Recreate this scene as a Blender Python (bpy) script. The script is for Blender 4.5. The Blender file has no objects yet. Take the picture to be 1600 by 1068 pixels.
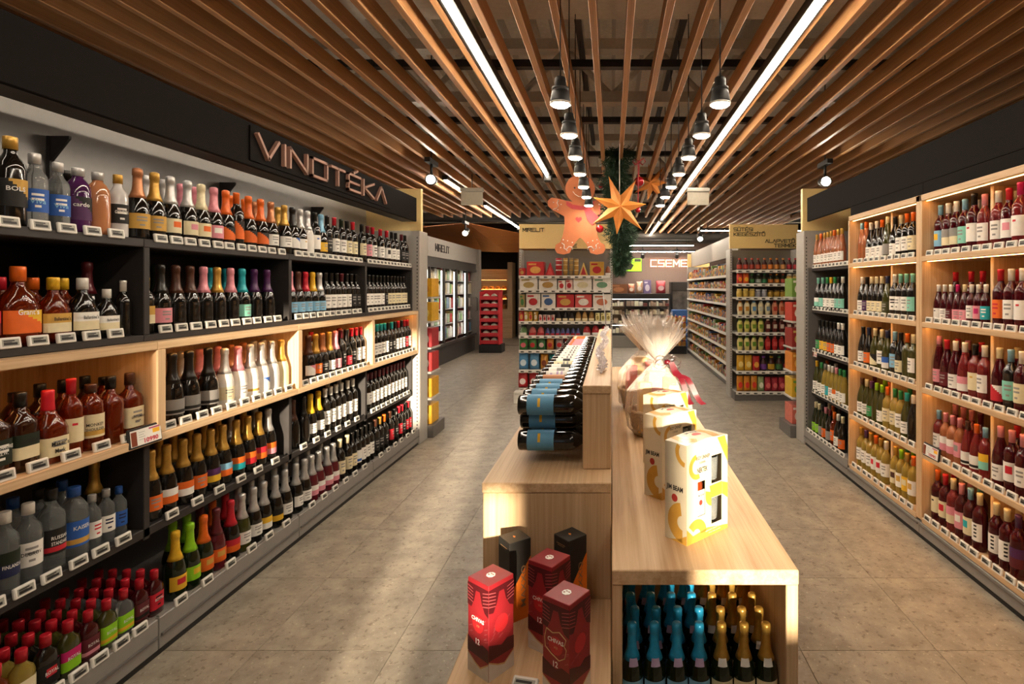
import bpy, math, random
from mathutils import Vector, Matrix
R = random.Random(7)
PI = math.pi
scene = bpy.context.scene
C = scene.collection

# ------------------------------------------------------------------ camera
F = 850.0; VX, VY = 956.0, 449.0; H = 1.6
cam = bpy.data.objects.new('camera', bpy.data.cameras.new('camera')); C.objects.link(cam)
cam.data.sensor_width = 36.0; cam.data.lens = F / 1600 * 36.0
cam.data.shift_x = -(VX - 800) / 1600; cam.data.shift_y = -(534 - VY) / 1600
cam.data.clip_start = 0.05
cam.location = (0, 0, H); cam.rotation_euler = (PI / 2, 0, 0)
scene.camera = cam
# ------------------------------------------------------------------ world, sun, exposure
w = bpy.data.worlds.new('world'); scene.world = w; w.use_nodes = True
bg = w.node_tree.nodes['Background']; bg.inputs[0].default_value = (0.75, 0.85, 1.0, 1); bg.inputs[1].default_value = 0.25
sun = bpy.data.objects.new('sun', bpy.data.lights.new('sun', 'SUN')); C.objects.link(sun)
sun.data.energy = 11.5; sun.data.angle = math.radians(1.3); sun.data.color = (1.0, 0.84, 0.62)
SUN_DX, SUN_DZ = -0.14, -0.158
sun.rotation_euler = Vector((SUN_DX, 1.0, SUN_DZ)).to_track_quat('-Z', 'Y').to_euler()
scene.view_settings.view_transform = 'Standard'; scene.view_settings.look = 'None'
scene.view_settings.exposure = 0.6; scene.view_settings.gamma = 1.0
scene.view_settings.use_curve_mapping = False
LED_TRACK, LED_LAMP, LED_SHELF, LED_BACK = 40.0, 140.0, 12.0, 100.0

# ------------------------------------------------------------------ materials
def lin(c):
    c = c / 255.0
    return c / 12.92 if c <= 0.04045 else ((c + 0.055) / 1.055) ** 2.4
def rgb(h):
    h = h.lstrip('#'); return tuple(lin(int(h[i:i + 2], 16)) for i in (0, 2, 4)) + (1,)
MATS = {}
def mat(name, col, rough=0.5, metal=0.0, coat=0.0, trans=0.0, var=0.06, scale=30.0, emit=None, alpha=1.0, ior=1.45, bump=0.0, stretch=(1, 1, 1)):
    if name in MATS: return MATS[name]
    m = bpy.data.materials.new(name); m.use_nodes = True
    nt = m.node_tree; p = nt.nodes['Principled BSDF']
    c = rgb(col) if isinstance(col, str) else tuple(col) + (1,)
    p.inputs['Base Color'].default_value = c
    p.inputs['Roughness'].default_value = rough; p.inputs['Metallic'].default_value = metal
    p.inputs['Coat Weight'].default_value = coat; p.inputs['Coat Roughness'].default_value = 0.08
    p.inputs['Transmission Weight'].default_value = trans; p.inputs['IOR'].default_value = ior
    p.inputs['Alpha'].default_value = alpha
    if emit:
        p.inputs['Emission Color'].default_value = rgb(emit[0]); p.inputs['Emission Strength'].default_value = emit[1]
    elif var > 0:
        tc = nt.nodes.new('ShaderNodeTexCoord'); mp = nt.nodes.new('ShaderNodeMapping')
        mp.inputs['Scale'].default_value = stretch
        n = nt.nodes.new('ShaderNodeTexNoise'); n.inputs['Scale'].default_value = scale; n.inputs['Detail'].default_value = 3
        r = nt.nodes.new('ShaderNodeValToRGB')
        r.color_ramp.elements[0].position = 0.3; r.color_ramp.elements[1].position = 0.7
        r.color_ramp.elements[0].color = tuple(x * (1 - var) for x in c[:3]) + (1,)
        r.color_ramp.elements[1].color = tuple(min(1, x * (1 + var)) for x in c[:3]) + (1,)
        L = nt.links.new
        L(tc.outputs['Object'], mp.inputs[0]); L(mp.outputs[0], n.inputs['Vector']); L(n.outputs['Fac'], r.inputs[0]); L(r.outputs[0], p.inputs['Base Color'])
        if bump:
            b = nt.nodes.new('ShaderNodeBump'); b.inputs['Strength'].default_value = bump; b.inputs['Distance'].default_value = 0.002
            L(n.outputs['Fac'], b.inputs['Height']); L(b.outputs[0], p.inputs['Normal'])
    MATS[name] = m; return m
def wood(name, c0, c1, axis, rough=0.45):
    if name in MATS: return MATS[name]
    m = bpy.data.materials.new(name); m.use_nodes = True; nt = m.node_tree; p = nt.nodes['Principled BSDF']; L = nt.links.new
    p.inputs['Roughness'].default_value = rough
    tc = nt.nodes.new('ShaderNodeTexCoord'); mp = nt.nodes.new('ShaderNodeMapping')
    s = [1, 1, 1]; s['xyz'.index(axis)] = 0.025; mp.inputs['Scale'].default_value = s
    n1 = nt.nodes.new('ShaderNodeTexNoise'); n1.inputs['Scale'].default_value = 90; n1.inputs['Detail'].default_value = 4; n1.inputs['Distortion'].default_value = 0.6
    n2 = nt.nodes.new('ShaderNodeTexNoise'); n2.inputs['Scale'].default_value = 14; n2.inputs['Detail'].default_value = 2; n2.inputs['Distortion'].default_value = 1.0
    mx = nt.nodes.new('ShaderNodeMix'); mx.inputs[0].default_value = 0.45
    r = nt.nodes.new('ShaderNodeValToRGB'); r.color_ramp.elements[0].position = 0.34; r.color_ramp.elements[1].position = 0.66
    r.color_ramp.elements[0].color = rgb(c0); r.color_ramp.elements[1].color = rgb(c1)
    L(tc.outputs['Object'], mp.inputs[0]); L(mp.outputs[0], n1.inputs['Vector']); L(mp.outputs[0], n2.inputs['Vector'])
    L(n1.outputs['Fac'], mx.inputs[2]); L(n2.outputs['Fac'], mx.inputs[3]); L(mx.outputs[0], r.inputs[0]); L(r.outputs[0], p.inputs['Base Color'])
    MATS[name] = m; return m
OAK0, OAK1 = '#b8926a', '#d8b992'
WX = wood('oak grain x', OAK0, OAK1, 'x'); WY = wood('oak grain y', OAK0, OAK1, 'y'); WZ = wood('oak grain z', OAK0, OAK1, 'z')
SLATM = wood('slat wood', '#9a6a3e', '#bb8856', 'y', 0.5)
BLACK = mat('black board', '#2b2726', 0.55, var=0.1); FASCIA = mat('charcoal fascia', '#120e0d', 0.75, var=0.05)
FASCIA.node_tree.nodes['Principled BSDF'].inputs['Specular IOR Level'].default_value = .12
GREY = mat('grey steel', '#8e8a86', 0.45, metal=0.25, var=0.04); BACKP = mat('grey back panel', '#85827f', 0.36, metal=0.5, var=0.03)
DGREY = mat('dark grey steel', '#6b6764', 0.45, metal=0.2, var=0.05); KICK = mat('black kick plate', '#151413', 0.5)
GOLDP = mat('brushed gold panel', '#ffdc98', 0.32, metal=0.2, var=0.08, scale=40, stretch=(1, 1, 8))
WHITE = mat('white plastic', '#e4e1da', 0.4, var=0.02); SCREEN = mat('e-paper grey', '#9d9c92', 0.5, var=0.03); INK = mat('ink black', '#1b1919', 0.5, var=0.05)
SLOT = mat('slot dark', '#1d1c1c', 0.7)

def emis(name, col, s):
    return mat(name, col, emit=(col, s), var=0)
# ------------------------------------------------------------------ mesh builder
class MB:
    def __init__(self): self.v = []; self.f = []; self.m = []; self.sm = []
    def add(self, vs, fs, mi=0, smooth=False):
        o = len(self.v); self.v += [tuple(p) for p in vs]
        for f in fs: self.f.append(tuple(i + o for i in f)); self.m.append(mi); self.sm.append(smooth)
        return self
    def box(self, x0, x1, y0, y1, z0, z1, mi=0):
        return self.add([(x0, y0, z0), (x1, y0, z0), (x1, y1, z0), (x0, y1, z0), (x0, y0, z1), (x1, y0, z1), (x1, y1, z1), (x0, y1, z1)],
                        [(0, 3, 2, 1), (4, 5, 6, 7), (0, 1, 5, 4), (1, 2, 6, 5), (2, 3, 7, 6), (3, 0, 4, 7)], mi)
    def bev(self, x0, x1, y0, y1, z0, z1, b=0.004, mi=0):
        # box with all twelve edges chamfered
        vs = []; idx = {}
        for sx in (0, 1):
            for sy in (0, 1):
                for sz in (0, 1):
                    X = (x0, x1)[sx]; Y = (y0, y1)[sy]; Z = (z0, z1)[sz]
                    ix = X + (b if sx == 0 else -b); iy = Y + (b if sy == 0 else -b); iz = Z + (b if sz == 0 else -b)
                    idx[sx, sy, sz] = len(vs); vs += [(X, iy, iz), (ix, Y, iz), (ix, iy, Z)]
        f = []; g = lambda a, b_, c, k: idx[a, b_, c] + k
        for s in (0, 1):
            q = [g(s, 0, 0, 0), g(s, 1, 0, 0), g(s, 1, 1, 0), g(s, 0, 1, 0)]; f.append(q if s else q[::-1])
            q = [g(0, s, 0, 1), g(0, s, 1, 1), g(1, s, 1, 1), g(1, s, 0, 1)]; f.append(q if s else q[::-1])
            q = [g(0, 0, s, 2), g(1, 0, s, 2), g(1, 1, s, 2), g(0, 1, s, 2)]; f.append(q if s else q[::-1])
        for a in (0, 1):
            for c in (0, 1):
                q = [g(a, c, 0, 0), g(a, c, 1, 0), g(a, c, 1, 1), g(a, c, 0, 1)]; f.append(q if a != c else q[::-1])
                q = [g(a, 0, c, 0), g(a, 0, c, 2), g(a, 1, c, 2), g(a, 1, c, 0)]; f.append(q if a == c else q[::-1])
                q = [g(0, a, c, 1), g(1, a, c, 1), g(1, a, c, 2), g(0, a, c, 2)]; f.append(q if a == c else q[::-1])
                for e in (0, 1):
                    q = [g(a, c, e, 0), g(a, c, e, 1), g(a, c, e, 2)]; f.append(q if (a + c + e) % 2 else q[::-1])
        return self.add(vs, f, mi)
    def loft(self, rings, seg=16, mi=0, smooth=True, cx=0, cy=0, cap0=True, cap1=True):
        # rings: (rx, ry, exponent, z); exponent 2 is round, larger is squarer
        vs = []
        for rx, ry, n, z in rings:
            for k in range(seg):
                a = 2 * PI * (k + .5) / seg; c, s = math.cos(a), math.sin(a)
                if n != 2: d = (abs(c) ** n + abs(s) ** n) ** (-1.0 / n)
                else: d = 1
                vs.append((cx + rx * c * d, cy + ry * s * d, z))
        fs = []
        for i in range(len(rings) - 1):
            for k in range(seg):
                k2 = (k + 1) % seg; fs.append((i * seg + k, i * seg + k2, (i + 1) * seg + k2, (i + 1) * seg + k))
        self.add(vs, fs, mi, smooth); o = len(self.v) - len(vs)
        if cap0 and rings[0][0] > 1e-5: self.f.append(tuple(o + k for k in range(seg))[::-1]); self.m.append(mi); self.sm.append(False)
        if cap1 and rings[-1][0] > 1e-5: self.f.append(tuple(o + (len(rings) - 1) * seg + k for k in range(seg))); self.m.append(mi); self.sm.append(False)
        return self
    def lathe(self, prof, seg=16, mi=0, cx=0, cy=0, smooth=True):
        return self.loft([(r, r, 2, z) for r, z in prof], seg, mi, smooth, cx, cy)
    def tube(self, pts, r, seg=6, mi=0, smooth=True):
        pts = [Vector(p) for p in pts]; vs = []; n = len(pts)
        for i, p in enumerate(pts):
            t = (pts[min(i + 1, n - 1)] - pts[max(i - 1, 0)]).normalized()
            u = t.cross(Vector((0, 0, 1)) if abs(t.z) < 0.9 else Vector((1, 0, 0))).normalized(); q = t.cross(u)
            rr = r[i] if isinstance(r, (list, tuple)) else r
            for k in range(seg):
                a = 2 * PI * k / seg; vs.append(p + u * (math.cos(a) * rr) + q * (math.sin(a) * rr))
        fs = [(i * seg + k, i * seg + (k + 1) % seg, (i + 1) * seg + (k + 1) % seg, (i + 1) * seg + k) for i in range(n - 1) for k in range(seg)]
        fs += [tuple(range(seg))[::-1], tuple((n - 1) * seg + k for k in range(seg))]
        return self.add(vs, fs, mi, smooth)
    def prism(self, poly, d0, d1, plane='xz', mi=0):
        # poly in plane, extruded along the remaining axis
        def P(a, b, d): return {'xz': (a, d, b), 'xy': (a, b, d), 'yz': (d, a, b)}[plane]
        n = len(poly); vs = [P(a, b, d0) for a, b in poly] + [P(a, b, d1) for a, b in poly]
        fs = [tuple(range(n)), tuple(range(n, 2 * n))[::-1]] + [(i, n + i, n + (i + 1) % n, (i + 1) % n) for i in range(n)]
        return self.add(vs, fs, mi)
    def disc(self, cx, cz, r, y, seg=14, mi=0, depth=0.002):
        return self.prism([(cx + r * math.cos(2 * PI * k / seg), cz + r * math.sin(2 * PI * k / seg)) for k in range(seg)], y, y + depth, 'xz', mi)
    def islands(self):
        # one builder for every connected piece, joined where corners coincide
        par = {}
        def find(a):
            while par.setdefault(a, a) != a: a = par[a]
            return a
        key = [tuple(round(c, 5) for c in p) for p in self.v]
        for f in self.f:
            for i in f[1:]: par[find(key[i])] = find(key[f[0]])
        out = {}
        for f, m in zip(self.f, self.m):
            g = out.setdefault(find(key[f[0]]), MB()); g.add([self.v[i] for i in f], [tuple(range(len(f)))], m)
        return list(out.values())
    def xf(self, M):
        self.v = [tuple(M @ Vector(p)) for p in self.v]; return self
    def mesh(self, name, mats):
        me = bpy.data.meshes.new(name); me.from_pydata(self.v, [], self.f)
        for m in (mats if isinstance(mats, (list, tuple)) else [mats]): me.materials.append(m)
        me.polygons.foreach_set('material_index', self.m); me.polygons.foreach_set('use_smooth', self.sm)
        me.update(); return me
def ob(name, me, parent=None, loc=None, rot=None):
    o = bpy.data.objects.new(name, me); C.objects.link(o)
    if parent is not None: o.parent = parent
    if loc is not None: o.location = loc
    if rot is not None: o.rotation_euler = rot if isinstance(rot, (tuple, list)) else (0, 0, rot)
    return o
def mk(name, mb, mats, parent=None, loc=None, rot=None): return ob(name, mb.mesh(name, mats), parent, loc, rot)
def bx(name, dims, m, parent=None, bevel=0.003):
    x0, x1, y0, y1, z0, z1 = dims; cx, cy = (x0 + x1) / 2, (y0 + y1) / 2
    b = MB(); b.bev(x0 - cx, x1 - cx, y0 - cy, y1 - cy, 0, z1 - z0, bevel) if bevel else b.box(x0 - cx, x1 - cx, y0 - cy, y1 - cy, 0, z1 - z0)
    px = py = pz = 0
    if parent is not None: px, py, pz = wloc(parent)
    return mk(name, b, m, parent, (cx - px, cy - py, z0 - pz))
def wloc(o):
    x = y = z = 0
    while o is not None: x += o.location[0]; y += o.location[1]; z += o.location[2]; o = o.parent
    return x, y, z
def tag(o, label=None, cat=None, group=None, kind=None):
    if label: o['label'] = label
    if cat: o['category'] = cat
    if group: o['group'] = group
    if kind: o['kind'] = kind
    return o
def thing(name, label, cat, loc=(0, 0, 0), rot=0, group=None):
    return tag(ob(name, None, None, loc, rot), label, cat, group)
def struct(o): o['kind'] = 'structure'; return o
_o1 = 'first second third fourth fifth sixth seventh eighth ninth tenth eleventh twelfth thirteenth fourteenth fifteenth sixteenth seventeenth eighteenth nineteenth'.split()
_t = {2: 'twent', 3: 'thirt', 4: 'fort', 5: 'fift', 6: 'sixt', 7: 'sevent'}
def nth(i):   # i from 1
    if i < 20: return _o1[i - 1]
    a, b = divmod(i, 10)
    return _t[a] + 'ieth' if b == 0 else _t[a] + 'y-' + _o1[b - 1]
# --- text
TXT = {}
def text2d(s, size=1.0, bold=0.0):
    k = (s, bold)
    if k not in TXT:
        cu = bpy.data.curves.new('lettering', 'FONT'); cu.body = s; cu.align_x = 'CENTER'; cu.align_y = 'CENTER'; cu.resolution_u = 2; cu.offset = bold
        o = bpy.data.objects.new('lettering', cu); me = bpy.data.meshes.new_from_object(o)
        TXT[k] = ([tuple(v.co) for v in me.vertices], [tuple(p.vertices) for p in me.polygons])
        bpy.data.objects.remove(o); bpy.data.curves.remove(cu); bpy.data.meshes.remove(me)
    v, f = TXT[k]; return [(a * size, b * size) for a, b, c in v], f
def fit(s, width, height, bold=0.0):
    v, f = text2d(s, 1.0, bold); xs = [p[0] for p in v]; zs = [p[1] for p in v]
    w_, h_ = max(xs) - min(xs), max(zs) - min(zs); cx, cz = (max(xs) + min(xs)) / 2, (max(zs) + min(zs)) / 2
    return [((a - cx) / w_ * width, (b - cz) / h_ * height) for a, b in v], f
def flat_text(mb, s, cx, cz, width, height, y, mi=0, bold=0.0):
    # lettering on a plane facing -y
    v, f = fit(s, width, height, bold); return mb.add([(a + cx, y, b + cz) for a, b in v], f, mi)
def bent_text(mb, s, cz, width, height, rx, ry, n, mi=0, bold=0.0, a0=0.0):
    # lettering wrapped round a bottle, facing -y
    v, f = fit(s, width, height, bold); vs = []
    for a, b in v:
        if n > 2.5: vs.append((a + a0 * rx, -ry * 1.03 - 0.0012, b + cz))
        else:
            t = a / rx + a0; vs.append((math.sin(t) * (rx + .0012), -math.cos(t) * (ry + .0012), b + cz))
    return mb.add(vs, f, mi)
class LL(MB):
    # keeps every line of lettering as a builder of its own
    def __init__(self): super().__init__(); self.parts = []
    def add(self, vs, fs, mi=0, smooth=False): self.parts.append(MB().add(vs, fs, mi, smooth)); return self
# --- stroke lettering of the shop signs
ST = {'V': [[(0, 1), (.5, 0), (1, 1)]], 'I': [[(0, 0), (0, 1)]], 'N': [[(0, 0), (0, 1), (1, 0), (1, 1)]], 'O': [[(0, 0), (0, 1), (1, 1), (1, 0), (0, 0)]],
      'T': [[(0, 1), (1, 1)], [(.5, 1), (.5, 0)]], 'E': [[(1, 1), (0, 1), (0, 0), (1, 0)], [(0, .5), (.9, .5)]], 'K': [[(0, 0), (0, 1)], [(1, 1), (.1, .5), (1, 0)]],
      'A': [[(0, 0), (.5, 1), (1, 0)]], 'M': [[(0, 0), (0, 1), (.5, .3), (1, 1), (1, 0)]], 'R': [[(0, 0), (0, 1), (1, 1), (1, .5), (0, .5)], [(.5, .5), (1, 0)]],
      'L': [[(0, 1), (0, 0), (1, 0)]], 'H': [[(0, 0), (0, 1)], [(1, 0), (1, 1)], [(0, .5), (1, .5)]], 'C': [[(1, 1), (0, 1), (0, 0), (1, 0)]],
      'S': [[(1, 1), (0, 1), (0, .5), (1, .5), (1, 0), (0, 0)]], 'G': [[(1, 1), (0, 1), (0, 0), (1, 0), (1, .5), (.55, .5)]], 'U': [[(0, 1), (0, 0), (1, 0), (1, 1)]],
      'Z': [[(0, 1), (1, 1), (0, 0), (1, 0)]], 'P': [[(0, 0), (0, 1), (1, 1), (1, .45), (0, .45)]]}
ACC = {'É': ('E', [[(.45, 1.18), (.75, 1.38)]]), 'Ü': ('U', [[(.2, 1.25), (.35, 1.25)], [(.65, 1.25), (.8, 1.25)]]), 'Í': ('I', [[(-.05, 1.18), (.2, 1.38)]]),
       'Ő': ('O', [[(.2, 1.18), (.4, 1.38)], [(.6, 1.18), (.8, 1.38)]])}
def stroke_letter(ch, h, wd, th, dp):
    base, extra = ACC.get(ch, (ch, [])); mb = MB()
    W = 0 if base == 'I' else wd
    for line in ST[base] + extra:
        for (a, b), (c, d) in zip(line[:-1], line[1:]):
            sx = W if W else wd
            p, q = Vector((a * sx, b * h)), Vector((c * sx, d * h)); t = (q - p).normalized(); nn = Vector((-t.y, t.x)) * th / 2; e = t * th / 2
            mb.prism([tuple(p - e - nn), tuple(q + e - nn), tuple(q + e + nn), tuple(p - e + nn)], -dp, 0, 'xz')
    return mb, W
def sign(parent, text, x0, z0, h, wd, gap, th, dp, m, y=0.0, xdir=1, name='letter', frame=None):
    x = x0
    for ch in text:
        if ch == ' ': x += wd; continue
        mb, W = stroke_letter(ch, h, wd, th, dp)
        o = mk(name, mb, m, parent)
        if frame: o.location, o.rotation_euler = frame(x, z0)
        else: o.location = (x, y, z0)
        x += W + gap
    return x
# ================================================================== the setting
def terrazzo():
    m = bpy.data.materials.new('stone floor'); m.use_nodes = True; nt = m.node_tree; p = nt.nodes['Principled BSDF']; L = nt.links.new
    g = nt.nodes.new('ShaderNodeNewGeometry'); oi = nt.nodes.new('ShaderNodeObjectInfo')
    add = nt.nodes.new('ShaderNodeVectorMath'); add.operation = 'ADD'
    sc = nt.nodes.new('ShaderNodeVectorMath'); sc.operation = 'SCALE'; sc.inputs[3].default_value = 37.0
    cmb = nt.nodes.new('ShaderNodeCombineXYZ'); L(oi.outputs['Random'], cmb.inputs[0]); L(oi.outputs['Random'], cmb.inputs[1])
    L(cmb.outputs[0], sc.inputs[0]); L(g.outputs['Position'], add.inputs[0]); L(sc.outputs[0], add.inputs[1])
    def noise(s, d, pos, cols):
        n = nt.nodes.new('ShaderNodeTexNoise'); n.inputs['Scale'].default_value = s; n.inputs['Detail'].default_value = d; n.inputs['Roughness'].default_value = .65
        r = nt.nodes.new('ShaderNodeValToRGB'); r.color_ramp.elements[0].position, r.color_ramp.elements[1].position = pos
        r.color_ramp.elements[0].color, r.color_ramp.elements[1].color = cols
        L(add.outputs[0], n.inputs['Vector']); L(n.outputs['Fac'], r.inputs[0]); return r.outputs[0]
    base = noise(7, 6, (.34, .68), (rgb('#81786b'), rgb('#a89e8e')))
    dark = noise(30, 5, (.56, .64), ((1, 1, 1, 1), (.58, .55, .52, 1)))
    lite = noise(55, 3, (.62, .68), ((0, 0, 0, 1), (.15, .14, .12, 1)))
    m1 = nt.nodes.new('ShaderNodeMix'); m1.data_type = 'RGBA'; m1.blend_type = 'MULTIPLY'; m1.inputs[0].default_value = 1
    L(base, m1.inputs[6]); L(dark, m1.inputs[7])
    m2 = nt.nodes.new('ShaderNodeMix'); m2.data_type = 'RGBA'; m2.blend_type = 'ADD'; m2.inputs[0].default_value = 1
    L(m1.outputs[2], m2.inputs[6]); L(lite, m2.inputs[7]); L(m2.outputs[2], p.inputs['Base Color'])
    p.inputs['Roughness'].default_value = 0.42; return m
STONE = terrazzo(); GROUT = mat('grout', '#7a7063', 0.9)
floor = struct(mk('floor', MB().box(-7, 7, -3, 20, -0.1, -0.006), GROUT))
tile_me = MB().bev(-.2988, .2988, -.2988, .2988, -.006, 0, .0006).mesh('floor_tile', STONE)
for i in range(-8, 7):
    for j in range(-3, 22):
        x, y = .235 + .6 * i + .3 - .3, 2.4 + .6 * j + .3
        if y > 15: continue
        cx = x + .3
        if abs(cx) > 2.3 and y < 5.4: continue
        ob('tile', tile_me, floor, (cx, y, 0))
struct(mk('floor_far', MB().box(-7, 7, 15.3, 20, -.006, 0), STONE)); 
PLASTER = mat('warm grey plaster', '#8f857a', 0.8); DARKW = mat('dark wall', '#3a3431', 0.7); BEAMM = mat('pale steel beam', '#d6cdc0', 0.6); DECK = mat('galvanised deck', '#dcd5ca', 0.6, metal=0, var=.1)
struct(mk('wall_left', MB().box(-7.1, -7, -3, 20, 0, 4.4), PLASTER)); struct(mk('wall_right', MB().box(7, 7.1, -3, 20, 0, 4.4), PLASTER))
struct(mk('wall_back', MB().box(-7, 7, 19, 19.1, 0, 4.4), DARKW))
# shop front behind the camera: unseen wall, openings shaped to place sun patches
def front_wall():
    y0, y1 = -2.62, -2.5
    holes = [(-1.30, -.76, 1.45, 2.4), (-.52, -.17, .30, 1.86), (.13, .30, 1.27, 1.62), (.79, 1.45, 1.24, 2.2)]
    xs = sorted({-7, 7} | {a for h in holes for a in h[:2]}); zs = sorted({0, 4.4} | {a for h in holes for a in h[2:]})
    b = MB()
    for xa, xb in zip(xs[:-1], xs[1:]):
        for za, zb in zip(zs[:-1], zs[1:]):
            if any(h[0] <= xa and xb <= h[1] and h[2] <= za and zb <= h[3] for h in holes): continue
            b.box(xa, xb, y0, y1, za, zb)
    o = struct(mk('wall_front', b, PLASTER)); n = 1
    fm = mat('window frame', '#403b38', .5)
    for h in holes:
        f = MB(); t = .025
        f.box(h[0], h[1], y1, y1 + .02, h[2], h[2] + t); f.box(h[0], h[1], y1, y1 + .02, h[3] - t, h[3]); f.box(h[0], h[0] + t, y1, y1 + .02, h[2] + t, h[3] - t); f.box(h[1] - t, h[1], y1, y1 + .02, h[2] + t, h[3] - t)
        struct(mk('sun_opening_%d' % n, f, fm)); n += 1
front_wall()
# ceiling: corrugated deck, trusses, black carrier bars, wooden slats
b = MB(); poly = []
x = -7.0; k = 0; up = True; prof = []
while x < 7.0:
    prof += [(x, 4.2), (x + .12, 4.2), (x + .16, 4.28), (x + .28, 4.28)]; x += .32
vs = [(a, -3, z) for a, z in prof] + [(a, 20, z) for a, z in prof]; n = len(prof)
b.add(vs, [(i, i + 1, n + i + 1, n + i) for i in range(n - 1)]); b.box(-7, 7.1, -3, 20, 4.32, 4.4)
ceiling = struct(mk('ceiling', b, DECK))
bar_me = MB().box(-3.5, 3.5, -.03, .03, 0, .05).mesh('support_bar', BLACK)
for i in range(8): ob('support_bar', bar_me, ceiling, (0, 1.25 + 1.25 * i, 3.11))
slat_me = MB().bev(-.02, .02, 0, 10.6, 0, .11, .003).mesh('slat', SLATM)
for i in range(-18, 18): ob('slat', slat_me, ceiling, (.097 + .194 * i, .3, 3.0))
slat2 = MB().bev(-.02, .02, 0, 4.2, 0, .11, .003).mesh('slat', SLATM)
for i in range(4, 20): ob('slat', slat2, ceiling, (.097 + .194 * i, 10.9, 3.0))
def truss(y, z0=3.35, z1=3.95):
    t = MB(); t.box(-7, 7, -.07, .07, z0, z0 + .1); t.box(-7, 7, -.07, .07, z1 - .1, z1)
    for i in range(-8, 8):
        xa = i * .875; t.tube([(xa, 0, z0 + .08), (xa + .4375, 0, z1 - .08)], .03, 5); t.tube([(xa + .4375, 0, z1 - .08), (xa + .875, 0, z0 + .08)], .03, 5)
    mk('truss', t, BEAMM, ceiling, (0, y, 0))
for y in (5.2, 8.4, 11.6, 13.2, 14.8): truss(y)
mk('roof_beam', MB().box(-7, 7, 3.7, 4.1, 3.62, 4.0), BEAMM, ceiling)
for xx in (-4.2, -1.4, 1.4, 4.2): mk('purlin', MB().box(xx - .07, xx + .07, 4.2, 18.9, 3.95, 4.15), BEAMM, ceiling)
for y, z in ((12.4, 3.2), (14.2, 2.95), (16.0, 3.0)):
    mk('service_duct', MB().tube([(-6.9, y, z), (6.9, y, z)], .11, 10), mat('dark duct', '#4a4642', .5), ceiling)
mk('service_duct', MB().box(-.295, -.245, .5, 8, 3.69, 3.74), BLACK, ceiling)
mk('service_duct', MB().box(.542, .592, .5, 8, 3.69, 3.74), BLACK, ceiling)

LEDW = emis('cool white led', '#ffeed6', LED_TRACK); LEDB = emis('back of shop led', '#fff0dc', LED_BACK); LAMPW = emis('lamp lens', '#fff2dc', LED_LAMP); LEDS = emis('warm shelf led', '#ffb968', LED_SHELF)
TRK = mat('black lamp housing', '#1a1918', .45, var=.1)
def track(x, y0, y1, label, m=LEDW, z=2.975):
    t = thing('linear_light', label, 'ceiling light', (x, y0, z), 0, 'linear ceiling lights')
    l = y1 - y0; h = MB(); h.box(-.035, .035, 0, l, .012, .07); mk('housing', h, TRK, t)
    for xa in (-.024,): mk('diffuser', MB().box(-.010, .010, .01, l - .01, -.009, .0115), m, t)
    mk('end_box', MB().bev(-.05, .05, l, l + .12, -.05, .09, .008), TRK, t)
track(-.80, -2.2, 6.75, 'bright linear LED strip running between slats nearer the wine sign')
track(1.01, -2.2, 11.0, 'long bright linear LED strip on the ceiling over the rosé side')
track(1.01, 11.2, 15.0, 'far short LED strip continuing beyond the connector towards the deli', LEDB)
track(-2.15, 7.0, 8.3, 'short LED strip beside the spotlight near the gondola end', LEDB)
track(-2.15, 9.2, 12.6, 'LED strip above the freezer aisle behind the hanging light box', LEDB)
for i, (x0, x1, y, z) in enumerate([(.2, 2.2, 14.6, 2.72), (.1, 2.4, 15.6, 2.62), (2.0, 6.0, 12.5, 2.9), (-6.5, -4.0, 9.0, 3.0)]):
    t = thing('linear_light', ['upper of two horizontal LED bars in front of the deli', 'lower of two horizontal LED bars in front of the deli', 'LED bar over the grocery aisle beyond the sauce rack', 'LED bar over the aisle beyond the freezers'][i], 'ceiling light', (0, y, z), 0, 'linear ceiling lights')
    mk('housing', MB().box(x0, x1, -.03, .03, .012, .06).tube([(x0 + .2, 0, .06), (x0 + .2, 0, 4.2 - z)], .005, 5).tube([(x1 - .2, 0, .06), (x1 - .2, 0, 4.2 - z)], .005, 5), TRK, t); mk('diffuser', MB().box(x0 + .01, x1 - .01, -.022, .022, 0, .0115), LEDB, t)
# pendant lamps
hb = MB().lathe([(.012, .16), (.03, .16), (.034, .15), (.034, .105), (.05, .10), (.05, .085), (.046, .082), (.05, .078), (.054, .06), (.06, .02), (.06, .0), (.053, 0), (.052, .012), (0, .013)][::-1], 20).mesh('shade', TRK)
lensm = MB().lathe([(0, -.012), (.048, -.012), (.05, -.006), (.05, .010)], 20).mesh('lamp_lens', LAMPW)
ringm = MB().lathe([(.061, -.004), (.064, -.004), (.064, .008), (.061, .008)], 20).mesh('rim', mat('frosted rim', '#cfc9c0', .3))
cabm = MB().tube([(0, 0, .16), (0, 0, 1.31)], .0045, 6).mesh('cable', INK)
def pendant(x, y, label, grp):
    t = thing('pendant_lamp', label, 'pendant lamp', (x, y, 2.56), 0, grp); t.scale = (.87, .87, .87)
    ob('shade', hb, t); ob('lamp_lens', lensm, t); ob('rim', ringm, t); ob('cable', cabm, t)
for i in range(7):
    y = 2.85 + .5865 * i
    pendant(-.27, y, '%s black pendant lamp from the camera in the row over the bottle rack' % nth(i + 1), 'pendants over the bottle rack')
    pendant(.567, y, '%s black pendant lamp from the camera in the row over the gift boxes' % nth(i + 1), 'pendants over the gift boxes')
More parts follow.
